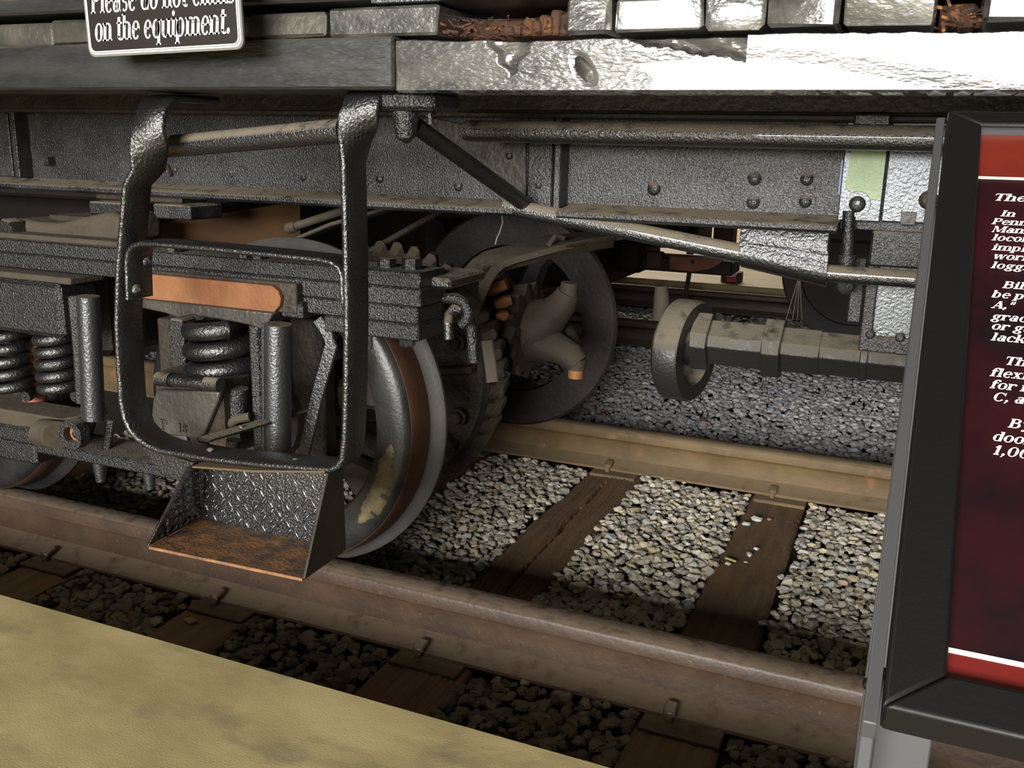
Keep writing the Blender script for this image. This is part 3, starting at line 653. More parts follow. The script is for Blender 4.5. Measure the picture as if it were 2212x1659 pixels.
# ================================================================== WHEELS
def wheel_parts(root, x, yin, out, m_face, m_tread, m_flange, spokes=7, n=96):
    """yin = gauge-side face of the flange, out = -1 or +1 direction of the outer face"""
    s_ = out; c = V((x, yin, AZ)); ax = (0, s_, 0)
    MB().lathe([(.345, .002), (.418, 0), (.428, .008), (.428, .016), (.418, .026), (.4045, .034), (.400, .042), (.345, .042)], c, ax, n).build('flange', m_flange, root)
    MB().lathe([(.345, .0425), (.4, .0425), (.396, .075), (.391, .108), (.388, .112), (.345, .112)], c, ax, n).build('tread', m_tread, root)
    MB().lathe([(.30, .108), (.372, .1125), (.387, .1125), (.384, .122), (.374, .130), (.352, .134), (.318, .131), (.30, .124)], c, ax, n).build('rim_face', m_face, root)
    MB().lathe([(.290, .002), (.346, .001), (.346, .112), (.303, .118), (.290, .1)], c, ax, n).build('rim', M_fwheel, root)
    MB().lathe([(.06, -.03), (.115, -.03), (.125, 0), (.125, .13), (.105, .165), (.06, .165)], c, ax, 40).build('hub', M_fwheel, root)
    for k in range(spokes):
        a = 2 * math.pi * (k + .35) / spokes; e = V((math.cos(a), 0, math.sin(a))); tt = V((-math.sin(a), 0, math.cos(a)))
        pts = [c + V((0, s_ * .06, 0)) + e * r_ for r_ in (.10, .16, .23, .30)]
        MB().strap([p for p in pts], [tt * w_ for w_ in (.12, .085, .08, .13)], .055).build('spoke', M_fwheel, root)
ws = thing('wheelset', (AX, .72, 0), 'driven wheelset with ring gear on its axle, standing on the rails behind the step', 'wheelset', 'wheelsets of the truck')
wheel_parts(ws, AX, .030, -1, M_face, M_tread, M_flange)
wheel_parts(ws, AX, 1.405, 1, M_fwheel, M_fwheel, M_fwheel)
MB().tube([(AX, -.28, AZ), (AX, -.2, AZ), (AX, .1, AZ), (AX, 1.4, AZ), (AX, 1.6, AZ)], [.05, .055, .075, .075, .06], 32).build('axle', M_oily, ws)
# pale scuffed patch on the near rim
pm_ = MB(); r_ = random.Random(4); NA = 26; yq = .030 - .1345
for k in range(NA + 1):
    a = math.radians(-4 - 40 * k / NA); e = V((math.cos(a), 0, math.sin(a))); ed = min(1, k / 5, (NA - k) / 6); ri = .345 - .024 * ed + r_.uniform(-.004, .004); ro = .350 + .022 * ed + r_.uniform(-.003, .003)
    for rr in (ri, (ri + ro) / 2, ro): pm_.v.append(tuple(V((AX, yq - .0006 + (.0045 if rr > .365 else .0), AZ)) + e * rr))
for k in range(NA):
    for c_ in (0, 1): pm_.f.append((k * 3 + c_, k * 3 + c_ + 1, k * 3 + 4 + c_, k * 3 + 3 + c_))
sc_ = pm_.build('scuffed_patch', mat('pale_scuff', (.17, .14, .065), .7, bump=.5, bscale=90, var=(.09, .078, .045), vscale=30), ws); sc_.modifiers.new('thickness', 'SOLIDIFY').thickness = .001
# ring gear
GY = .47; NG = 40
rg = MB()
nn = NG * 6; prof_n = 6
for j in range(nn):
    ph = (j % 6); a = 2 * math.pi * j / nn; tooth = [.05, .75, 1.0, 1.0, .9, .15][ph]
    e = V((math.cos(a), 0, math.sin(a))); a2 = a + .055; e2 = V((math.cos(a2), 0, math.sin(a2)))
    ro = .352 + .030 * tooth; ri = .300 + .010 * tooth
    for q in (V((AX, GY - .03, AZ)) + e * .345, V((AX, GY, AZ)) + e * ro, V((AX, GY + .05 + .010 * tooth, AZ)) + e2 * (ro - .010), V((AX, GY + .095 + .012 * tooth, AZ)) + e2 * ri, V((AX, GY + .085, AZ)) + e2 * .26, V((AX, GY - .01, AZ)) + e * .26): rg.v.append(tuple(q))
for j in range(nn):
    j2 = (j + 1) % nn
    for i in range(prof_n): rg.f.append((j * 6 + i, j * 6 + (i + 1) % 6, j2 * 6 + (i + 1) % 6, j2 * 6 + i))
gear = rg.build('ring_gear', M_gear, ws, smooth=30)
MB().lathe([(.07, -.13), (.135, -.13), (.15, -.10), (.15, .03), (.07, .05)], (AX, GY, AZ), (0, 1, 0), 40).build('gear_hub', M_oily, ws)
MB().lathe([(.14, -.055), (.335, -.045), (.348, -.03), (.348, .0), (.262, .01), (.14, .0)], (AX, GY, AZ), (0, 1, 0), 80).build('gear_web', M_oily, ws)
for k in range(8):
    a = 2 * math.pi * (k + .18) / 8; e = V((math.cos(a), 0, math.sin(a)))
    MB().bar(V((AX, GY - .065, AZ)) + e * .13, V((AX, GY - .06, AZ)) + e * .32, V((0, .05, 0)), .022, .004).build('gear_rib', M_gear, ws)
    a += .28; e = V((math.cos(a), 0, math.sin(a))); p = V((AX, GY - .052, AZ)) + e * .285
    MB().lathe([(0, -.036), (.016, -.036), (.018, -.032), (.018, -.018), (.026, -.017), (.027, .01), (0, .01)], p, (0, 1, 0), 10, closed=False).build('gear_bolt', M_gear, ws)
# bare worn teeth that catch the light
for k, ang in enumerate((42, 33, 25)):
    pass
# left-hand wheelset
ws2 = thing('wheelset', (-2.55, .72, 0), 'wheelset at the left corner of the view, reddish brown tread with dark rim', 'wheelset', 'wheelsets of the truck')
wheel_parts(ws2, -2.55, .030, -1, M_face, M_tread, M_face)
wheel_parts(ws2, -2.55, 1.405, 1, M_fwheel, M_fwheel, M_fwheel)
MB().tube([(-2.55, -.28, AZ), (-2.55, 1.6, AZ)], .07, 28).build('axle', M_oily, ws2)

# ================================================================== PINION WITH FORKED YOKE
PY = .72
pc = A(1165, 715, PY)
pn = thing('pinion_gear', pc, 'dusty toothed pinion with a forked joint yoke in front of the spoked far wheel', 'gear')
pm = MB(); NP = 13; nn = NP * 6
pc0 = V((pc.x - .075, PY, pc.z))
for j in range(nn):
    a = 2 * math.pi * j / nn; tooth = [0, .3, 1, 1, .3, 0][j % 6]; e = V((0, math.cos(a), math.sin(a))); e2 = V((0, math.cos(a + .10), math.sin(a + .10)))
    for q in (pc0 + V((-.075, 0, 0)) + e * .07, pc0 + V((-.072, 0, 0)) + e * (.102 + .022 * tooth), pc0 + V((.045, 0, 0)) + e2 * (.125 + .026 * tooth), pc0 + V((.055, 0, 0)) + e2 * .10): pm.v.append(tuple(q))
for j in range(nn):
    j2 = (j + 1) % nn
    for i in range(4): pm.f.append((j * 4 + i, j * 4 + (i + 1) % 4, j2 * 4 + (i + 1) % 4, j2 * 4 + i))
pm.build('pinion_teeth', M_gear, pn, smooth=30)
MB().lathe([(.0, .075), (.05, .072), (.085, .055), (.108, .02), (.112, -.03), (.09, -.12), (.0, -.12)], pc0 + V((.02, 0, 0)), (1, 0, 0), 40, closed=False).build('pinion_hub', M_dustp, pn)
def limb(pl, rl, n=18): return MB().tube([A(*q) if len(q) == 3 and abs(q[0]) > 10 else V(q) for q in pl], rl, n)
mY = PY - .02
limb([(1150, 705, mY), (1178, 690, mY), (1200, 672, mY - .02), (1218, 652, mY - .03), (1228, 632, mY - .03)], [.085, .068, .050, .042, .036]).build('yoke_arm', M_dustp, pn)
limb([(1227, 645, mY - .03), (1229, 625, mY - .03), (1231, 610, mY - .03)], [.030, .027, .026], 24).build('trunnion_pin', M_dustp, pn)
limb([(1160, 730, mY), (1188, 745, mY), (1212, 755, mY - .02), (1236, 770, mY - .03), (1248, 785, mY - .03)], [.075, .055, .043, .042, .035]).build('yoke_arm', M_dustp, pn)
limb([(1246, 775, mY - .03), (1244, 797, mY - .03)], [.030, .028], 24).build('trunnion_pin', M_dustp, pn)
limb([(1244, 796, mY - .03), (1243, 816, mY - .03)], [.0235, .022], 24).build('trunnion_pin', M_orange, pn)['label'] = 'bare orange pin end'
limb([(1180, 720, mY + .12), (1222, 728, mY + .12), (1238, 752, mY + .08)], [.05, .045, .03]).build('yoke_arm', M_dustp, pn)
# worn orange teeth of the ring gear beside the pinion
for q in (((1030, 632), (1095, 612), .030), ((1070, 658), (1106, 648), .024), ((1072, 684), (1100, 680), .022)):
    a, c = A(*q[0], .585), A(*q[1], .60)
    MB().tube([a, a.lerp(c, .5), c], [q[2] * .55, q[2] * .8, q[2] * .6], 8).build('worn_tooth', M_orange, ws)
# pinion shaft running back through the truck
MB().tube([pc0 + V((-.05, 0, 0)), pc0 + V((-1.6, 0, 0))], .045, 24).build('pinion_shaft', M_oily, pn)

# ================================================================== DRIVE SHAFT
dcz = A(1600, 745, PY).z
dsx = A(1485, 755, PY).x
ds = thing('drive_shaft', (dsx, PY, dcz), 'dust covered square drive shaft with an open ring coupling at its end', 'drive shaft')
rc = V((dsx, PY, A(1485, 757, PY).z)); tilt = V((1, -.22, .0)).normalized()
MB().lathe([(.098, -.042), (.136, -.048), (.147, -.038), (.147, .022), (.140, .032), (.098, .030)], rc, tilt, 56).build('ring_coupling', M_dustk, ds)
# lug with pin on the ring's far side
MB().tube([A(1430, 690, .95), A(1429, 640, .95), A(1429, 618, .95)], [.03, .024, .02], 14).build('ring_pin', M_dusty, ds)
def sqshaft(x0, x1, hw, rot=34, ch=.22, name='square_shaft', m=M_dustk):
    poly = []
    for k in range(4):
        a = math.radians(rot + 90 * k + 45)
        c, s_ = math.cos(a), math.sin(a); 
        for off in (-1, 1):
            a2 = math.radians(rot + 90 * k + 45 + off * 14); r_ = hw * 1.34; poly.append((PY + r_ * math.cos(a2), dcz + r_ * math.sin(a2)))
    return MB().prism(poly, x0, x1, 'YZ').build(name, m, ds, bev=.003)
X_ = lambda px: A(px, 745, PY).x
sqshaft(X_(1500), X_(1536), .062, name='shaft_collar'); sqshaft(X_(1532), X_(1662), .048); sqshaft(X_(1652), X_(1692), .062, name='shaft_collar'); sqshaft(X_(1688), X_(1775), .047); sqshaft(X_(1774), 1.3, .0445)
sqshaft(X_(1862), X_(1880), .049, name='shaft_collar')
MB().tube([rc + tilt * -.02, V((X_(1510), PY, dcz))], [.05, .055], 24).build('shaft_boss', M_dustk, ds)
# arch strap above the pinion
ah = thing('gear_guard', A(1010, 640, .50), 'curved dust covered guard strap arching over the pinion', 'guard strap')
gp = [A(x, y, Y) for x, y, Y in ((1000, 660, .40), (1002, 625, .42), (1016, 590, .45), (1042, 562, .48), (1085, 548, .52), (1150, 532, .58), (1230, 512, .66), (1330, 496, .78), (1420, 488, .92))]
ge1 = [A(x, y, Y) for x, y, Y in ((975, 628, .56), (985, 606, .56), (1000, 582, .57), (1020, 560, .58), (1044, 544, .60), (1085, 533, .63), (1130, 522, .66), (1180, 508, .72), (1240, 503, .80), (1330, 494, .92))]
ge2 = [A(x, y, Y) for x, y, Y in ((1036, 652, .44), (1045, 625, .44), (1056, 600, .45), (1068, 580, .46), (1084, 566, .48), (1110, 556, .51), (1150, 545, .55), (1200, 531, .60), (1260, 518, .68), (1345, 505, .80))]
gs = MB(); gn = len(ge1)
for a, c in zip(ge1, ge2): gs.v += [tuple(a), tuple(c), tuple(c - V((-.006, -.004, .016))), tuple(a - V((-.006, -.004, .016)))]
for i in range(gn - 1):
    for j in range(4): gs.f.append((i * 4 + j, i * 4 + (j + 1) % 4, i * 4 + 4 + (j + 1) % 4, i * 4 + 4 + j))
gs.f += [(0, 1, 2, 3), tuple(range(gn * 4 - 4, gn * 4))]
gs.build('guard_strap', M_dusty, ah, smooth=50)
MB().tube([A(1185, 530, .6), A(1200, 508, .6), A(1218, 515, .62)], .008, 8).build('guard_clip', M_dusty, ah)
MB().strap([g_ + V((0, -.02, -.035)) for g_ in gp[3:8]], V((0, .02, -.03)), .01).build('guard_rib', M_oily, ah)
# cobweb threads
cw = MB()
cw.tube([A(1084, 462, .5), A(1086, 480, .5), A(1080, 500, .5), A(1073, 515, .5), A(1070, 528, .5)], .0016, 5)
tag(cw.build('cobweb', M_thread), 'grey cobweb thread hanging from the sill to the guard strap', 'cobweb')
cw = MB(); p0 = A(1728, 590, -.03)
for q in ((1698, 690), (1712, 690), (1722, 692), (1732, 690)): cw.tube([p0, A(*q, .55)], .0008, 5)
tag(cw.build('cobweb', M_thread), 'thin cobweb threads fanning down to the drive shaft', 'cobweb')

# ================================================================== TRUCK FRAME
tk = thing('truck_frame', (-1.6, -.30, .45), 'black riveted truck side frame with coil springs and columns behind the boarding step', 'truck')
YT = -.30
xR = A(905, 660, YT).x
zs = [A(850, y, YT).z for y in (586, 621, 660, 698, 733)]
MB().box(-3.4, xR + .002, YT, YT + .11, zs[1] + .001, zs[0], .0025).build('arch_bar', M_rough, tk)
MB().box(-3.4, xR + .004, YT - .001, YT + .11, zs[2] + .001, zs[1], .0025).build('arch_bar', M_rough, tk)
MB().box(A(640, 680, YT).x, xR - .004, YT + .001, YT + .11, zs[3] + .001, zs[2], .003).build('arch_bar', M_rough, tk)
MB().box(A(700, 715, YT).x, xR - .002, YT, YT + .11, zs[4], zs[3], .003).build('arch_bar', M_rough, tk)
def hexbolt(p, r, h, ax, m, parent, name='bolt', n=6): return MB().lathe([(.0002, h), (r * .9, h), (r, h * .85), (r, -.01), (.0002, -.01)], p, ax, n, closed=False, a0=.3).build(name, m, parent)
hexbolt(V((A(890, 590, YT + .05).x, YT + .05, zs[0])), .021, .022, (0, 0, 1), M_rough, tk); hexbolt(V((A(836, 585, YT + .05).x, YT + .05, zs[0])), .020, .018, (0, 0, 1), M_rough, tk)
hexbolt(V((A(880, 745, YT + .04).x, YT + .04, zs[4])), .017, .020, (0, 0, -1), M_silver, tk); hexbolt(V((A(796, 745, YT + .02).x, YT + .02, zs[4])), .009, .032, (0, 0, -1), M_silver, tk)
for q in ((560, 566), (375, 540), (530, 552)):
    p = A(*q, YT + .02); hexbolt(V((p.x, p.y, zs[0])), .016, .012, (0, 0, 1), M_rough, tk)
# casting behind the bar ends, with hook and hanger rod
MB().box(A(905, 640, YT + .1).x, A(1000, 640, .05).x, YT + .10, .10, A(950, 690, 0).z, A(950, 612, 0).z, .012).build('axle_guide', M_oily, tk)
MB().box(A(900, 600, YT + .06).x, A(978, 600, YT + .06).x, YT + .05, -.08, A(940, 622, YT + .06).z, A(940, 598, YT + .06).z, .006).build('axle_guide', M_blkd, tk)
limb([(930, 650, -.05), (985, 648, -.02), (1030, 668, .02)], [.035, .04, .02]).build('axle_guide', M_dusty, tk)
hy = -.20
MB().tube([A(960, 645, hy), A(985, 645, hy), A(1004, 655, hy), A(1012, 673, hy), A(1008, 692, hy), A(996, 702, hy)], [.010, .0125, .0125, .0125, .0125, .011], 14).build('hook', M_rough, tk)
MB().tube([A(1000, 668, hy + .02), A(982, 668, hy + .02), A(970, 682, hy + .02), A(968, 700, hy), A(970, 732, hy)], .0115, 14).build('hook', M_blkd, tk)
MB().tube([A(1018, 698, hy + .05), A(1024, 782, hy + .05)], .0125, 16).build('hanger_rod', M_rough, tk)
MB().strap([A(1052, 735, .2), A(1060, 790, .2), A(1064, 825, .2)], V((.03, .01, 0)), .01).build('hanger_strap', M_dustp, tk)
# spring cap: rust plate with lip
YPl = -.335
rpz = [A(470, y, YPl).z for y in (606, 662, 690)]
xl, xr = A(255, 630, YPl).x, A(606, 650, YPl).x
cap = [(xl, rpz[0]), (xr - .022, rpz[0]), (xr - .006, rpz[0] - .010), (xr, rpz[0] - .026), (xr - .003, rpz[0] - .040), (xr - .018, rpz[1]), (xl, rpz[1])]
MB().prism(cap, YPl, YPl + .012, 'XZ').build('spring_cap', M_rustplate, tk, bev=.002)['label'] = 'orange rusted spring cap plate'
lip = [(xl, rpz[1]), (xr - .016, rpz[1]), (xr - .03, rpz[1] - .022), (xr - .05, rpz[2] - .010), (xr - .075, rpz[2] - .004), (A(500, 690, YPl).x, rpz[2]), (A(420, 690, YPl).x, rpz[2] + .004), (A(390, 690, YPl).x, rpz[2] - .006), (A(360, 690, YPl).x, rpz[2] + .002), (xl, rpz[2] + .012)]
MB().prism(lip, YPl - .006, YPl + .03, 'XZ').build('spring_cap_lip', M_greylip, tk, bev=.004)
pbox(606, 652, 652, 688, YT - .02, .08, .004).build('bar_block', M_rough, tk)
pbox(330, 600, 640, 662, YPl + .012, .10, .002).build('spring_seat', M_oily, tk)
# coil springs
def spring(cx, cy, z0, z1, R, r, turns, m=M_blk):
    n = int(turns * 22); pts = [V((cx + R * math.cos(2 * math.pi * turns * i / n), cy + R * math.sin(2 * math.pi * turns * i / n), z0 + (z1 - z0) * i / n)) for i in range(n + 1)]
    return MB().tube(pts, r, 12).build('coil_spring', m, tk, smooth=60)
YS = -.27
cx = A(480, 740, YS - .03).x; z1, z0 = A(478, 700, YS - .03).z, A(478, 822, YS - .03).z; spring(cx, YS - .03, z0, z1, .066, .0205, 2.9)
for cxp, t_, m_ in ((22, 5.2, M_blk), (128, 5.4, M_blk)):
    cx = A(cxp, 790, YS).x; z1, z0 = A(cxp, 726, YS - .05).z, A(cxp, 868, YS - .05).z; spring(cx, YS, z0, z1, .043, .0145, t_, m_)
cx = A(-90, 790, YS).x; spring(cx, YS, z0, z1, .043, .0145, 5)
MB().tube([A(75, 730, YS + .06), A(75, 880, YS + .06)], .03, 16).build('spring_pin', M_farrust, tk)
# column tubes
def column(px0, py0, px1, py1, r, Y, m=M_rough, seam=True):
    a, c = A(px0, py0, Y), A(px1, py1, Y); mb = MB().tube([a, a.lerp(c, .5), c], r, 28)
    o = mb.build('column', m, tk)
    if seam:
        off = V((-r * .92, -r * .35, 0)); MB().tube([a + off, c + off], r * .22, 10).build('column_seam', m, o)
    return o
MB().strap([A(160, 640, -.31), A(172, 760, -.31), A(178, 870, -.31)], V((.028, .01, 0)), .02).build('column_flange', M_rough, tk)
column(191, 640, 203, 905, .0255, -.34, M_silver); column(600, 700, 600, 985, .029, -.345, M_silver)
MB().strap([A(552, 705, -.335), A(558, 850, -.335), A(564, 985, -.335)], V((.028, .005, 0)), .02).build('column_flange', M_rough, tk)
column(515, 838, 512, 905, .021, -.36, M_rough, False)
MB().tube([A(540, 900, -.37), A(512, 905, -.38), A(492, 918, -.38), A(485, 938, -.38)], .010, 10).build('hook', M_dusty, tk)
MB().tube([A(505, 950, -.35), A(503, 975, -.35)], .016, 12).build('column_foot', M_rough, tk)
pbox(368, 690, 396, 800, -.30, .05, .004).build('pedestal_leg', M_blkd, tk)
pbox(630, 690, 700, 1000, -.12, .05, .004).build('pedestal_leg', M_oily, tk)
pbox(345, 690, 372, 900, -.26, .05, .004).build('pedestal_leg', M_oily, tk)
# journal box lid with cast lettering
YL = -.42
lid = [A(x, y, YL) for x, y in ((338, 842), (330, 862), (327, 895), (334, 925), (352, 938), (425, 948), (440, 938), (470, 866), (474, 846))]
jl = MB().poly3(lid, (0, .016, 0)).build('journal_lid', M_greylip, tk, bev=.004)
MB().tube([A(342, 818, YL - .002), A(370, 821, YL - .002)], .0155, 16).build('lid_hinge', M_blkd, jl); MB().tube([A(370, 821, YL), A(446, 829, YL)], .0135, 16).build('lid_hinge', M_blk, jl); MB().tube([A(446, 829, YL - .002), A(476, 832, YL - .002)], .0155, 16).build('lid_hinge', M_blkd, jl)
pbox(335, 815, 480, 935, YL + .016, .10, .006).build('journal_box', M_oily, tk)
def glyphs():
    """heavy serif letters: lists of outline polygons in units of the letter size"""
    ST, HA, XH, CP, AS, DS = .150, .045, .49, .68, .70, -.19
    def stem(x, y0, y1, w_=ST, b=1, t=0, e=.055):
        o = [[(x - w_ / 2, y0), (x + w_ / 2, y0), (x + w_ / 2, y1), (x - w_ / 2, y1)]]
        if b: o.append([(x - w_ / 2 - e, y0), (x + w_ / 2 + e, y0), (x + w_ / 2 + e, y0 + HA), (x - w_ / 2 - e, y0 + HA)])
        if t: o.append([(x - w_ / 2 - e, y1 - HA), (x + w_ / 2 + (e if t > 1 else 0), y1 - HA), (x + w_ / 2 + (e if t > 1 else 0), y1), (x - w_ / 2 - e, y1)])
        return o
    def line(x0, y0, x1, y1, w_=HA):
        return [[(x0 - w_ / 2, y0), (x0 + w_ / 2, y0), (x1 + w_ / 2, y1), (x1 - w_ / 2, y1)]]
    def hb(x0, x1, y, w_=HA): return [[(x0, y), (x1, y), (x1, y + w_), (x0, y + w_)]]
    def bowl(cx, cy, rx, ry, a0=0, a1=360, w_=ST):
        n = max(6, int(abs(a1 - a0) / 15)); o = []
        P = []
        for k in range(n + 1):
            a = math.radians(a0 + (a1 - a0) * k / n); c, s_ = math.cos(a), math.sin(a); q = HA + (w_ - HA) * c * c
            P.append(((cx + rx * c, cy + ry * s_), (cx + max(.01, rx - q) * c, cy + max(.01, ry - q * .62 - HA * .3) * s_)))
        for k in range(n): o.append([P[k][0], P[k + 1][0], P[k + 1][1], P[k][1]])
        return o
    def dot(x, y, r=.075): return [[(x + r * math.cos(k * math.pi / 5), y + r * math.sin(k * math.pi / 5)) for k in range(10)]]
    def arch(x0, x1): return bowl((x0 + x1) / 2, XH - .16, (x1 - x0) / 2 + ST / 2, .165, 0, 150)
    c = .235; G = {}
    G['o'] = (bowl(c, XH / 2, .235, XH / 2 + .01), .50); G['0'] = (bowl(.26, CP / 2, .25, CP / 2 + .01), .56)
    G['e'] = (bowl(c, XH / 2, .225, XH / 2 + .01, 0, 315) + hb(.08, .44, XH / 2), .47); G['c'] = (bowl(c, XH / 2, .225, XH / 2 + .01, 45, 315) + dot(.39, XH * .76, .06), .45)
    G['a'] = (bowl(.19, .15, .18, .16) + stem(.36, 0, XH - .08, b=0) + bowl(.24, XH - .13, .185, .135, 0, 150) + hb(.36, .47, 0), .50)
    for ch, y0, y1, x in (('d', 0, AS, .40), ('b', 0, AS, .09), ('p', DS, XH, .09), ('q', DS, XH, .40)):
        G[ch] = (bowl(.245, XH / 2, .22, XH / 2 + .01) + stem(x, y0, y1, b=1 if ch in 'pq' else 0, t=1), .54)
    G['g'] = (bowl(.23, .30, .19, .18) + bowl(.24, -.07, .23, .14) + hb(.36, .50, .41, .07) + line(.14, .0, .18, .14, .06), .52)
    G['n'] = (stem(.11, 0, XH, t=1) + arch(.11, .42) + stem(.42, 0, XH - .14), .57); G['h'] = (stem(.11, 0, AS, t=1) + arch(.11, .42) + stem(.42, 0, XH - .14), .57)
    G['m'] = (stem(.11, 0, XH, t=1) + arch(.11, .41) + stem(.41, 0, XH - .14) + arch(.41, .71) + stem(.71, 0, XH - .14), .86)
    G['u'] = (stem(.10, .13, XH, b=0, t=1) + bowl(.255, .155, .22, .165, 180, 330) + stem(.42, 0, XH, b=1, t=1), .57)
    G['r'] = (stem(.11, 0, XH, t=1) + bowl(.30, XH - .16, .18, .165, 50, 150) + dot(.37, XH - .08, .065), .44); G['i'] = (stem(.12, 0, XH, t=1) + dot(.12, .62), .28); G['l'] = (stem(.12, 0, AS, t=1), .28)
    G['t'] = (stem(.15, .06, .62, b=0) + hb(.02, .33, XH - .05, .05) + bowl(.25, .12, .17, .13, 180, 310), .36); G['f'] = (stem(.14, 0, .58) + hb(.02, .33, XH - .05, .05) + bowl(.27, .56, .195, .16, 40, 180) + dot(.36, .63, .06), .36)
    G['k'] = (stem(.11, 0, AS, t=1) + line(.18, .20, .42, XH, .06) + line(.28, .30, .45, 0, .15) + hb(.33, .52, XH - HA) + hb(.36, .56, 0), .57)
    G['w'] = (line(.09, XH, .22, 0, .14) + line(.22, 0, .36, XH, .05) + line(.38, XH, .51, 0, .14) + line(.51, 0, .66, XH, .05) + hb(0, .20, XH - HA) + hb(.28, .48, XH - HA) + hb(.58, .74, XH - HA), .76)
    G['x'] = (line(.10, XH, .38, 0, .15) + line(.36, XH, .10, 0, .05) + hb(0, .22, XH - HA) + hb(.28, .46, XH - HA) + hb(0, .20, 0) + hb(.27, .50, 0), .52)
    G['y'] = (line(.09, XH, .25, 0, .15) + line(.43, XH, .16, DS, .06) + hb(0, .21, XH - HA) + hb(.33, .52, XH - HA) + dot(.12, DS + .05, .06), .53)
    G['s'] = (bowl(.19, XH * .74, .155, XH * .27, 40, 270, .10) + bowl(.21, XH * .27, .165, XH * .28, -140, 90, .10), .42)
    G['.'] = (dot(.10, .07, .08), .24); G[','] = (dot(.10, .07, .08) + line(.13, .06, .04, -.12, .06), .24); G['"'] = (line(.08, .45, .10, .70, .09) + line(.22, .45, .24, .70, .09), .36)
    G['1'] = (stem(.20, 0, CP) + line(.06, .52, .20, CP, .07), .42)
    G['T'] = (stem(.30, 0, CP) + hb(.02, .58, CP - .05, .05) + stem(.04, .50, CP, .04, 0) + stem(.56, .50, CP, .04, 0), .60); G['I'] = (stem(.15, 0, CP, t=2), .34)
    G['P'] = (stem(.14, 0, CP, t=1) + bowl(.30, CP - .185, .25, .185, -90, 90) + hb(.14, .31, CP - HA) + hb(.14, .31, CP - .37), .58)
    G['B'] = (stem(.14, 0, CP, t=1) + bowl(.30, CP - .165, .23, .165, -90, 90) + bowl(.32, .19, .26, .19, -90, 90) + hb(.14, .32, CP - HA) + hb(.14, .34, .355) + hb(.14, .34, 0), .64)
    G['M'] = (stem(.10, 0, CP, .05, t=1) + line(.14, CP, .40, .05, .15) + line(.40, .05, .64, CP, .05) + stem(.69, 0, CP, t=2), .84)
    G['A'] = (line(.10, 0, .32, CP, .05) + line(.34, CP, .54, 0, .16) + hb(.18, .46, .20) + hb(.01, .22, 0) + hb(.42, .68, 0), .66); G['C'] = (bowl(.31, CP / 2, .29, CP / 2 + .01, 40, 320) + stem(.54, .46, CP, .04, 0), .62)
    return G
GLY = glyphs()
def text(s, loc, xdir, up_, size, m, parent, name='lettering', shear=0.0, width=None, ext=.0005, sx=1.0):
    """one line of raised serif lettering as a single mesh; width fits the line to that length"""
    x = V(xdir).normalized(); u_ = V(up_).normalized(); n = x.cross(u_); cur = 0.0; polys = []
    for ch in s:
        if ch == ' ': cur += .24; continue
        g, adv = GLY[ch]; polys += [[(a + cur + shear * b, b) for a, b in p] for p in g]; cur += adv
    kx = size * sx if width is None else width / cur
    mb = MB()
    for p in polys: mb.poly3([V(loc) + x * (a * kx) + u_ * (b * size) for a, b in p], n * ext)
    return mb.build(name, m, parent, smooth=0)
GLY['8'] = ([q for cy_, r_ in ((.19, .19), (.52, .17)) for q in [[(.2 + r_ * math.cos(a), cy_ + r_ * math.sin(a)), (.2 + r_ * math.cos(a + .5), cy_ + r_ * math.sin(a + .5)), (.2 + (r_ - .09) * math.cos(a + .5), cy_ + (r_ - .09) * math.sin(a + .5)), (.2 + (r_ - .09) * math.cos(a), cy_ + (r_ - .09) * math.sin(a))] for a in np.arange(0, 6.28, .5)]], .45)
text('P', A(348, 926, YL), (1, 0, -.03), (0, 0, 1), .034, M_greylip, jl, 'cast_letters', ext=.003); text('18', A(385, 932, YL), (1, 0, -.03), (0, 0, 1), .030, M_greylip, jl, 'cast_letters', ext=.003)
# left: spring cap block, lower beam, pin eye
pbox(-120, 600, 128, 716, -.345, .12, .012).build('spring_cap', M_rough, tk); pbox(-120, 588, 150, 602, -.335, .10, .003).build('spring_cap_lip', M_dusty, tk)
lb = [A(x, y, -.30) for x, y in ((-120, 862), (0, 872), (120, 890), (160, 898), (70, 915), (60, 978), (-120, 950))]
MB().poly3([A(x, y, -.315) for x, y in ((-120, 865), (10, 885), (130, 905), (165, 900), (165, 915), (75, 925), (-120, 912))], (0, .10, 0)).build('pedestal_jaw', M_dusty, tk, bev=.004)
pbox(-120, 912, 72, 945, -.325, .10, .006).build('pedestal_jaw', M_rough, tk); pbox(-120, 940, 74, 985, -.318, .10, .006).build('pedestal_jaw', M_rough, tk)
MB().tube([A(95, 935, -.32), A(125, 940, -.36)], [.036, .034], 24).build('pin_boss', M_dusty, tk)
pe = A(162, 937, -.36)
MB().lathe([(.020, -.015), (.036, -.015), (.038, .01), (.020, .02)], pe, (0, 1, 0), 28).build('pin_eye', M_rough, tk); MB().lathe([(0, .002), (.019, .002), (.021, .012), (0, .012)], pe, (0, 1, 0), 20, closed=False).build('pin', M_orange, tk); dome(pe + V((.004, 0, 0)), .012, (0, -1, 0), M_blkd, tk, 'pin_head')
zt0 = A(200, 985, -.30).z
MB().box(A(90, 985, -.30).x, A(640, 1000, -.30).x, -.32, -.20, zt0 - .012, zt0 + .018, .004).build('tie_bar', M_rough, tk)
for q in ((215, 1003), (322, 1018)):
    p = A(*q, -.27); MB().tube([p + V((0, 0, .01)), p - V((0, 0, .018)), p - V((0, 0, .045))], [.018, .015, .012], 12).build('tie_bar_bolt', M_silver, tk)
MB().strap([A(240, 905, -.28), A(232, 960, -.28), A(225, 985, -.28)], V((.02, .01, 0)), .014).build('tie_bar_rib', M_rough, tk)
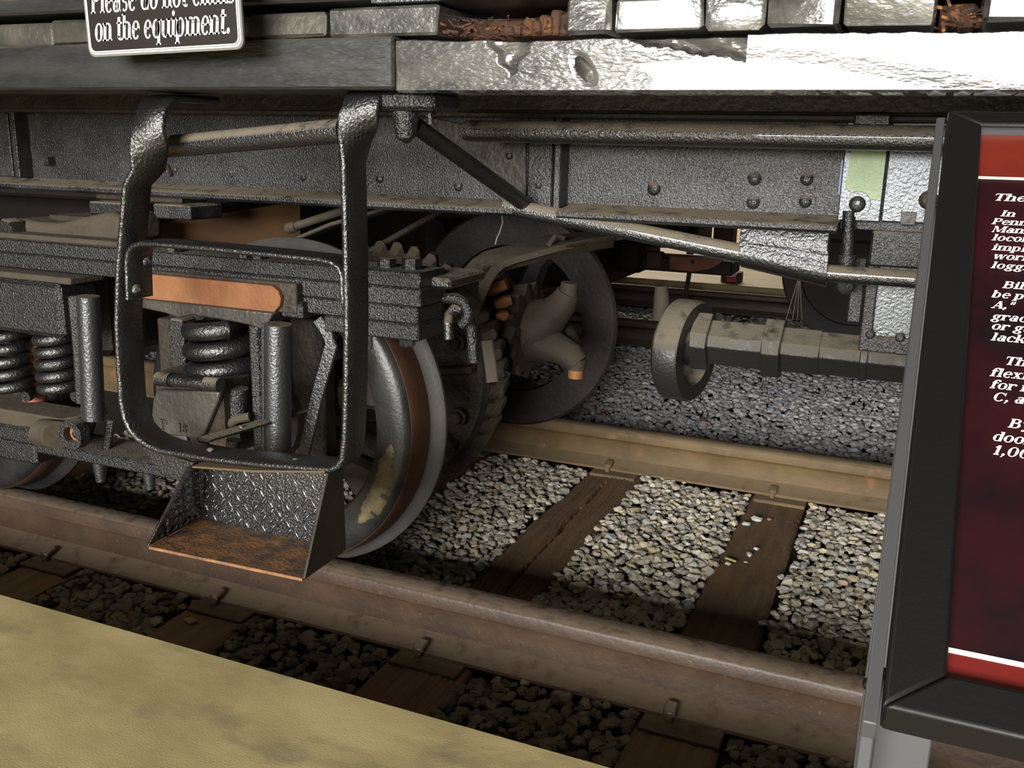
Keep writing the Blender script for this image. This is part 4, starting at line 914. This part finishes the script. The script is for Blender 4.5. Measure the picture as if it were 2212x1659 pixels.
# upper castings at the left
cast = [A(x, y, -.22) for x, y in ((-60, 500), (0, 480), (30, 472), (70, 480), (110, 483), (150, 476), (190, 466), (232, 458), (262, 470), (262, 532), (-60, 528))]
MB().poly3(cast, (0, .14, 0)).build('bolster_casting', M_dusty, tk, bev=.018)
p = A(25, 497, -.24); hexbolt(p + V((0, .01, 0)), .030, .03, (0, -1, 0), M_blkd, tk)
pbox(192, 437, 275, 466, -.10, .12, .004).build('side_bearing', M_blkd, tk); pbox(330, 442, 410, 474, -.10, .12, .004).build('side_bearing', M_web, tk); pbox(205, 405, 390, 436, -.06, .10, .004).build('side_bearing', M_oily, tk)
MB().box(-3.3, A(260, 540, YT).x, YT + .02, YT + .10, zs[0] - .002, zs[0] + .012, .003).build('arch_bar', M_dusty, tk)
# brown cross beam going back under the frame
MB().poly3([A(300, 488, -.05), A(300, 552, -.05), A(600, 520, .32), A(600, 442, .32)], (.02, .08, 0)).build('cross_beam', mat('brown_beam', (.11, .06, .03), .8, var=(.17, .085, .03), vscale=8, dust=DUST, dust_lo=.3, dust_hi=.8), tk)
# brake rods and hangers behind the step
rz = .16
MB().tube([A(628, 492, rz), A(742, 455, rz), A(830, 432, rz)], .011, 14).tube([A(622, 494, rz), A(640, 489, rz)], .015, 14).build('brake_rod', M_dusty, tk)
MB().strap([A(610, 532, rz - .02), A(720, 486, rz - .02), A(880, 440, rz + .05)], V((.012, .045, 0)), .010).build('brake_hanger', M_dusty, tk)
MB().tube([A(790, 548, .45), A(960, 452, .62)], .010, 12).build('brake_rod', M_oily, tk)
MB().box(-2.1, -1.9, -.15, 1.6, .50, .86, .02).build('bolster', M_oily, tk)

# ================================================================== SECOND TRAIN
nt_ = thing('second_train', (-1.6, 4.5, .2), 'dark underframe of another train standing on the second track', 'train')
xa = A(1368, 500, 4.5).x
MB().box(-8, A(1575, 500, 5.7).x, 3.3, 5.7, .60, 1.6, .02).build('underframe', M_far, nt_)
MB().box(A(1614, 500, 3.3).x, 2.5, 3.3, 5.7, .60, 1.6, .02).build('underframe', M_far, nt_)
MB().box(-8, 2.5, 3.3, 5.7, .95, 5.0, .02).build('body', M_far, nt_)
pbox(1540, 470, 1582, 560, 5.5, .2, .01).build('post', M_farbrown, nt_); pbox(1485, 470, 1500, 550, 4.4, .03, .004).build('hanger', M_far, nt_)
p4 = 4.4
pbox(1330, 500, 1390, 590, p4, .5, .04).build('brake_cylinder', M_far, nt_); pbox(1385, 560, 1582, 590, p4, .3, .01).build('beam', M_far, nt_); pbox(1395, 545, 1428, 580, p4 - .02, .1, .01).build('bracket', M_farbrown, nt_)
rpts = [A(x, y, p4 - .06) for x, y in ((1446, 553), (1500, 556), (1562, 562), (1552, 572), (1530, 582), (1500, 587), (1446, 582))]
MB().poly3(rpts, (0, .04, 0)).build('rusty_plate', M_farrust, nt_, bev=.004)
pq = A(1495, 566, p4 - .07); MB().lathe([(0, 0), (.012, 0), (.012, .02), (0, .02)], pq, (0, 1, 0), 12, closed=False).build('hole', M_far, nt_)  # dark disc on the plate stands for a hole, shade by colour
MB().bar(A(1490, 585, p4), A(1478, 652, p4), V((.028, 0, 0)), .02).build('hanger', M_far, nt_)
MB().box(-8, A(955, 500, 4.5).x, 4.0, 5.0, .15, .60, .03).build('underframe_box', M_far, nt_)  # plain box added to fill the view dark left of the gap
MB().box(A(1110, 500, 4.5).x, A(1350, 560, 4.5).x, 4.0, 5.0, .15, .60, .03).build('underframe_box', M_far, nt_)
MB().box(A(1350, 560, 4.5).x, A(1538, 520, 4.9).x, 4.4, 4.9, .40, .62, .02).build('underframe_box', M_far, nt_)  # added underframe bulk, keeps the bright far floor from showing
def fwheel(x, y, label):
    t = thing('train_wheel', (x, y, 0), label, 'wheel', 'wheels of the second train')
    MB().lathe([(.30, 0), (.42, 0), (.42, .03), (.395, .04), (.395, .13), (.30, .13)], (x, y, .395), (0, 1 if y > 4.5 else -1, 0), 56).build('tire', M_far, t)
    MB().lathe([(0, .03), (.31, .04), (.31, .09), (0, .11)], (x, y, .395), (0, 1 if y > 4.5 else -1, 0), 40, closed=False).build('disc', M_far, t)
xw = A(1810, 640, 3.85).x
fwheel(xw + .09, 3.86, 'dark wheel of the second train behind the pedestal plate'); fwheel(xw + .09, 5.28, 'farther dark wheel of the second train, behind the drive shaft')
fwheel(-3.3, 3.86, 'dark wheel of the second train hidden behind the locomotive truck'); fwheel(-3.3, 5.28, 'farthest dark wheel of the second train at the left')
bx = AP(1560, 620, V((0, 0, .0)), V((0, 0, 1)))
rb = thing('small_box', (bx.x, 5.9, 0), 'small white and red box on the far yellow concrete', 'box')
MB().box(bx.x - .07, bx.x + .09, 5.86, 5.98, 0, .085, .004).build('box_body', M_farbrown, rb); MB().box(bx.x - .02, bx.x + .06, 5.85, 5.86, .01, .045).build('box_label', M_red, rb); MB().poly3([(bx.x - .03, 5.85, .05), (bx.x + .05, 5.85, .05), (bx.x + .065, 5.85, .085), (bx.x - .01, 5.85, .085)], (0, .01, 0)).build('box_label', M_white, rb)
for q in (886, 907):
    p = A(q, 446, 3.27); MB().box(p.x - .012, p.x + .012, 3.27, 3.32, p.z - .012, p.z + .13, .002).build('yellow_tag', M_yellow, nt_)

# ================================================================== NOTICE SIGN
SY = -.70
sg = thing('notice_sign', (-1.14, SY, 1.19), 'black notice plate with white lettering hung on the deck edge', 'sign')
bl2, br2 = A(193, 124, SY), A(527, 106, SY); ex = (br2 - bl2).normalized(); ez = V((-ex.z, 0, ex.x)); SW = (br2 - bl2).length; SH = .20
def rrect(o, w_, h_, r_, ins, y):
    out = []
    for cx_, cz_, a0 in ((w_ - r_ - ins, r_ + ins, -90), (w_ - r_ - ins, h_ - r_ - ins, 0), (r_ + ins, h_ - r_ - ins, 90), (r_ + ins, r_ + ins, 180)):
        for k in range(5):
            a = math.radians(a0 + 22.5 * k); out.append(o + ex * (cx_ + r_ * math.cos(a)) + ez * (cz_ + r_ * math.sin(a)) + V((0, y, 0)))
    return out
MB().poly3(rrect(bl2, SW, SH, .014, 0, 0), (0, .004, 0)).build('plate', M_clear, sg); MB().poly3(rrect(bl2, SW, SH, .012, .0035, -.001), (0, .003, 0)).build('border', M_text, sg); MB().poly3(rrect(bl2, SW, SH, .010, .0085, -.002), (0, .003, 0)).build('field', M_signblk, sg)
MB().poly3(rrect(bl2, SW, SH, .012, .0055, -.0014), (0, .002, 0)).build('border_gap', M_clear, sg); MB().poly3(rrect(bl2, SW, SH, .011, .0068, -.0018), (0, .002, 0)).build('border', M_text, sg)
for s_, q, q2, szz in (('on the equipment.', (206, 90), (499, 74), .056), ('Please do not climb', (197, 30), (512, 14), .056)):
    a = A(q[0], q[1], SY - .002); text(s_, a, ex, ez, szz, M_text, sg, shear=.20, width=(A(q2[0], q2[1], SY - .002) - a).length)
# hanger so the sign really hangs
for f_ in (.08, .92): MB().box(bl2.x + SW * f_ - .005, bl2.x + SW * f_ + .005, SY + .004, -.612, 1.30, 1.312).build('hanger_tab', M_blk, sg)

# ================================================================== INFORMATION PANEL
PT = A(2047, 239, -.87); tau = math.radians(31)
dn = V((0, -math.cos(tau), -math.sin(tau))); nrm = V((0, -math.sin(tau), math.cos(tau)))
PT.x = .012
LEN = (AP(1925, 1528, PT, nrm) - PT).dot(dn); PW = .62
ip_ = thing('information_panel', (PT.x, -1.1, 0), 'slanted information panel with maroon print in a black frame on grey legs', 'sign')
def pp(u, v_, h=0.0): return PT + V((u, 0, 0)) + dn * v_ + nrm * h
fw_ = .031; TH = .028
def pbar(u0, u1, v0, v1, h0, h1, b, name, m, parent=ip_):
    return MB().obox(pp((u0 + u1) / 2, (v0 + v1) / 2, (h0 + h1) / 2), V(((u1 - u0) / 2, 0, 0)), dn * ((v1 - v0) / 2), nrm * ((h1 - h0) / 2), b).build(name, m, parent)
def mitre(pts, name):
    pts3 = [pp(*q) for q in pts]; return MB().poly3(pts3, nrm * -TH).build(name, M_frame, ip_, bev=.0025)
mitre([(0, 0), (PW, 0), (PW - fw_, fw_ * .8), (fw_, fw_ * .8)], 'frame_rail'); mitre([(0, LEN), (PW, LEN), (PW - fw_, LEN - fw_ * .9), (fw_, LEN - fw_ * .9)], 'frame_rail')
mitre([(0, 0), (fw_, fw_ * .8), (fw_, LEN - fw_ * .9), (0, LEN)], 'frame_rail'); mitre([(PW, 0), (PW - fw_, fw_ * .8), (PW - fw_, LEN - fw_ * .9), (PW, LEN)], 'frame_rail')
def vof(px, py): return (AP(px, py, PT - nrm * .009, nrm) - PT).dot(dn)
v1, v2 = vof(2150, 384), vof(2150, 1424)
face = pbar(fw_ - .004, PW - fw_ + .004, fw_ * .8 - .004, LEN - fw_ * .9 + .004, -.016, -.010, 0, 'print_face', M_maroon)
pbar(fw_, PW - fw_, fw_ * .8, v1, -.0098, -.0094, 0, 'red_band', M_redband, face); pbar(fw_, PW - fw_, v2, LEN - fw_ * .9, -.0098, -.0094, 0, 'red_band', M_redband, face)
pbar(fw_, PW - fw_, v1 - .0018, v1 + .0018, -.0095, -.0090, 0, 'rule_line', M_line, face); pbar(fw_, PW - fw_, v2 - .0016, v2 + .0016, -.0095, -.0090, 0, 'rule_line', M_line, face)
pbar(fw_ - .002, PW - fw_ + .002, fw_ * .8 - .002, fw_ * .8 + .004, -.010, -.004, 0, 'inner_lip', M_alu)
pl0 = PT - nrm * .0088
LINES = [('The', 2143, 433, 1.25), ('In', 2160, 467, 1), ('Penn', 2141, 484, 1), ('Mann', 2141, 501, 1), ('locom', 2142, 519, 1), ('imple', 2142, 540, 1), ('work', 2143, 559, 1), ('loggi', 2140, 579, 1),
         ('Bill', 2164, 622, 1), ('be po', 2141, 642, 1), ('A,"', 2140, 665, 1), ('grad', 2140, 690, 1), ('or ga', 2140, 711, 1), ('lacke', 2140, 735, 1),
         ('The', 2167, 787, 1), ('flexi', 2137, 812, 1), ('for m', 2137, 838, 1), ('C, a', 2142, 865, 1), ('By', 2176, 923, 1), ('door', 2141, 951, 1), ('1,00', 2142, 981, 1)]
pitch = ((AP(2142, 559, pl0, nrm) - AP(2142, 484, pl0, nrm)).length) / 4.0
for s_, x, y, k in LINES: text(s_, AP(x, y, pl0, nrm), (1, 0, 0), -dn, pitch * 1.05 * k, M_text, face, shear=.30, ext=.0002, sx=.98)
# side plate (grey edge), corner cap and legs
MB().poly3([pp(-.0095, .006, -.004), pp(-.0095, LEN + .01, -.004), pp(-.0095, LEN + .01, -.022), pp(-.0095, .006, -.022)], (.008, 0, 0)).build('side_plate', M_alu, ip_, bev=.001)
pf = pp(0, LEN, -.05)
fwd_y = pf.y + .03
MB().box(PT.x - .0095, PT.x - .0015, fwd_y - .03, fwd_y + .03, 0, pf.z + .03, .001).build('leg', M_alu, ip_); MB().box(PT.x - .001, PT.x + .032, fwd_y + .014, fwd_y + .03, 0, pf.z + .02, .001).build('leg', M_alu, ip_)
pr = pp(PW, LEN, -.05); MB().box(PT.x + PW - .03, PT.x + PW, fwd_y - .03, fwd_y + .03, 0, pf.z + .03, .001).build('leg', M_alu, ip_)
pk = pp(0, .10, -.05); MB().box(PT.x - .0095, PT.x + .03, pk.y - .02, pk.y + .02, 0, pk.z + .005, .001).build('leg', M_alu, ip_); MB().box(PT.x + PW - .03, PT.x + PW, pk.y - .02, pk.y + .02, 0, pk.z + .005, .001).build('leg', M_alu, ip_)
p = A(1891, 1462, 0); q = pp(-.0098, vof(1900, 1462), -.02); dome(q, .0035, (-1, 0, 0), M_frame, ip_, 'screw')
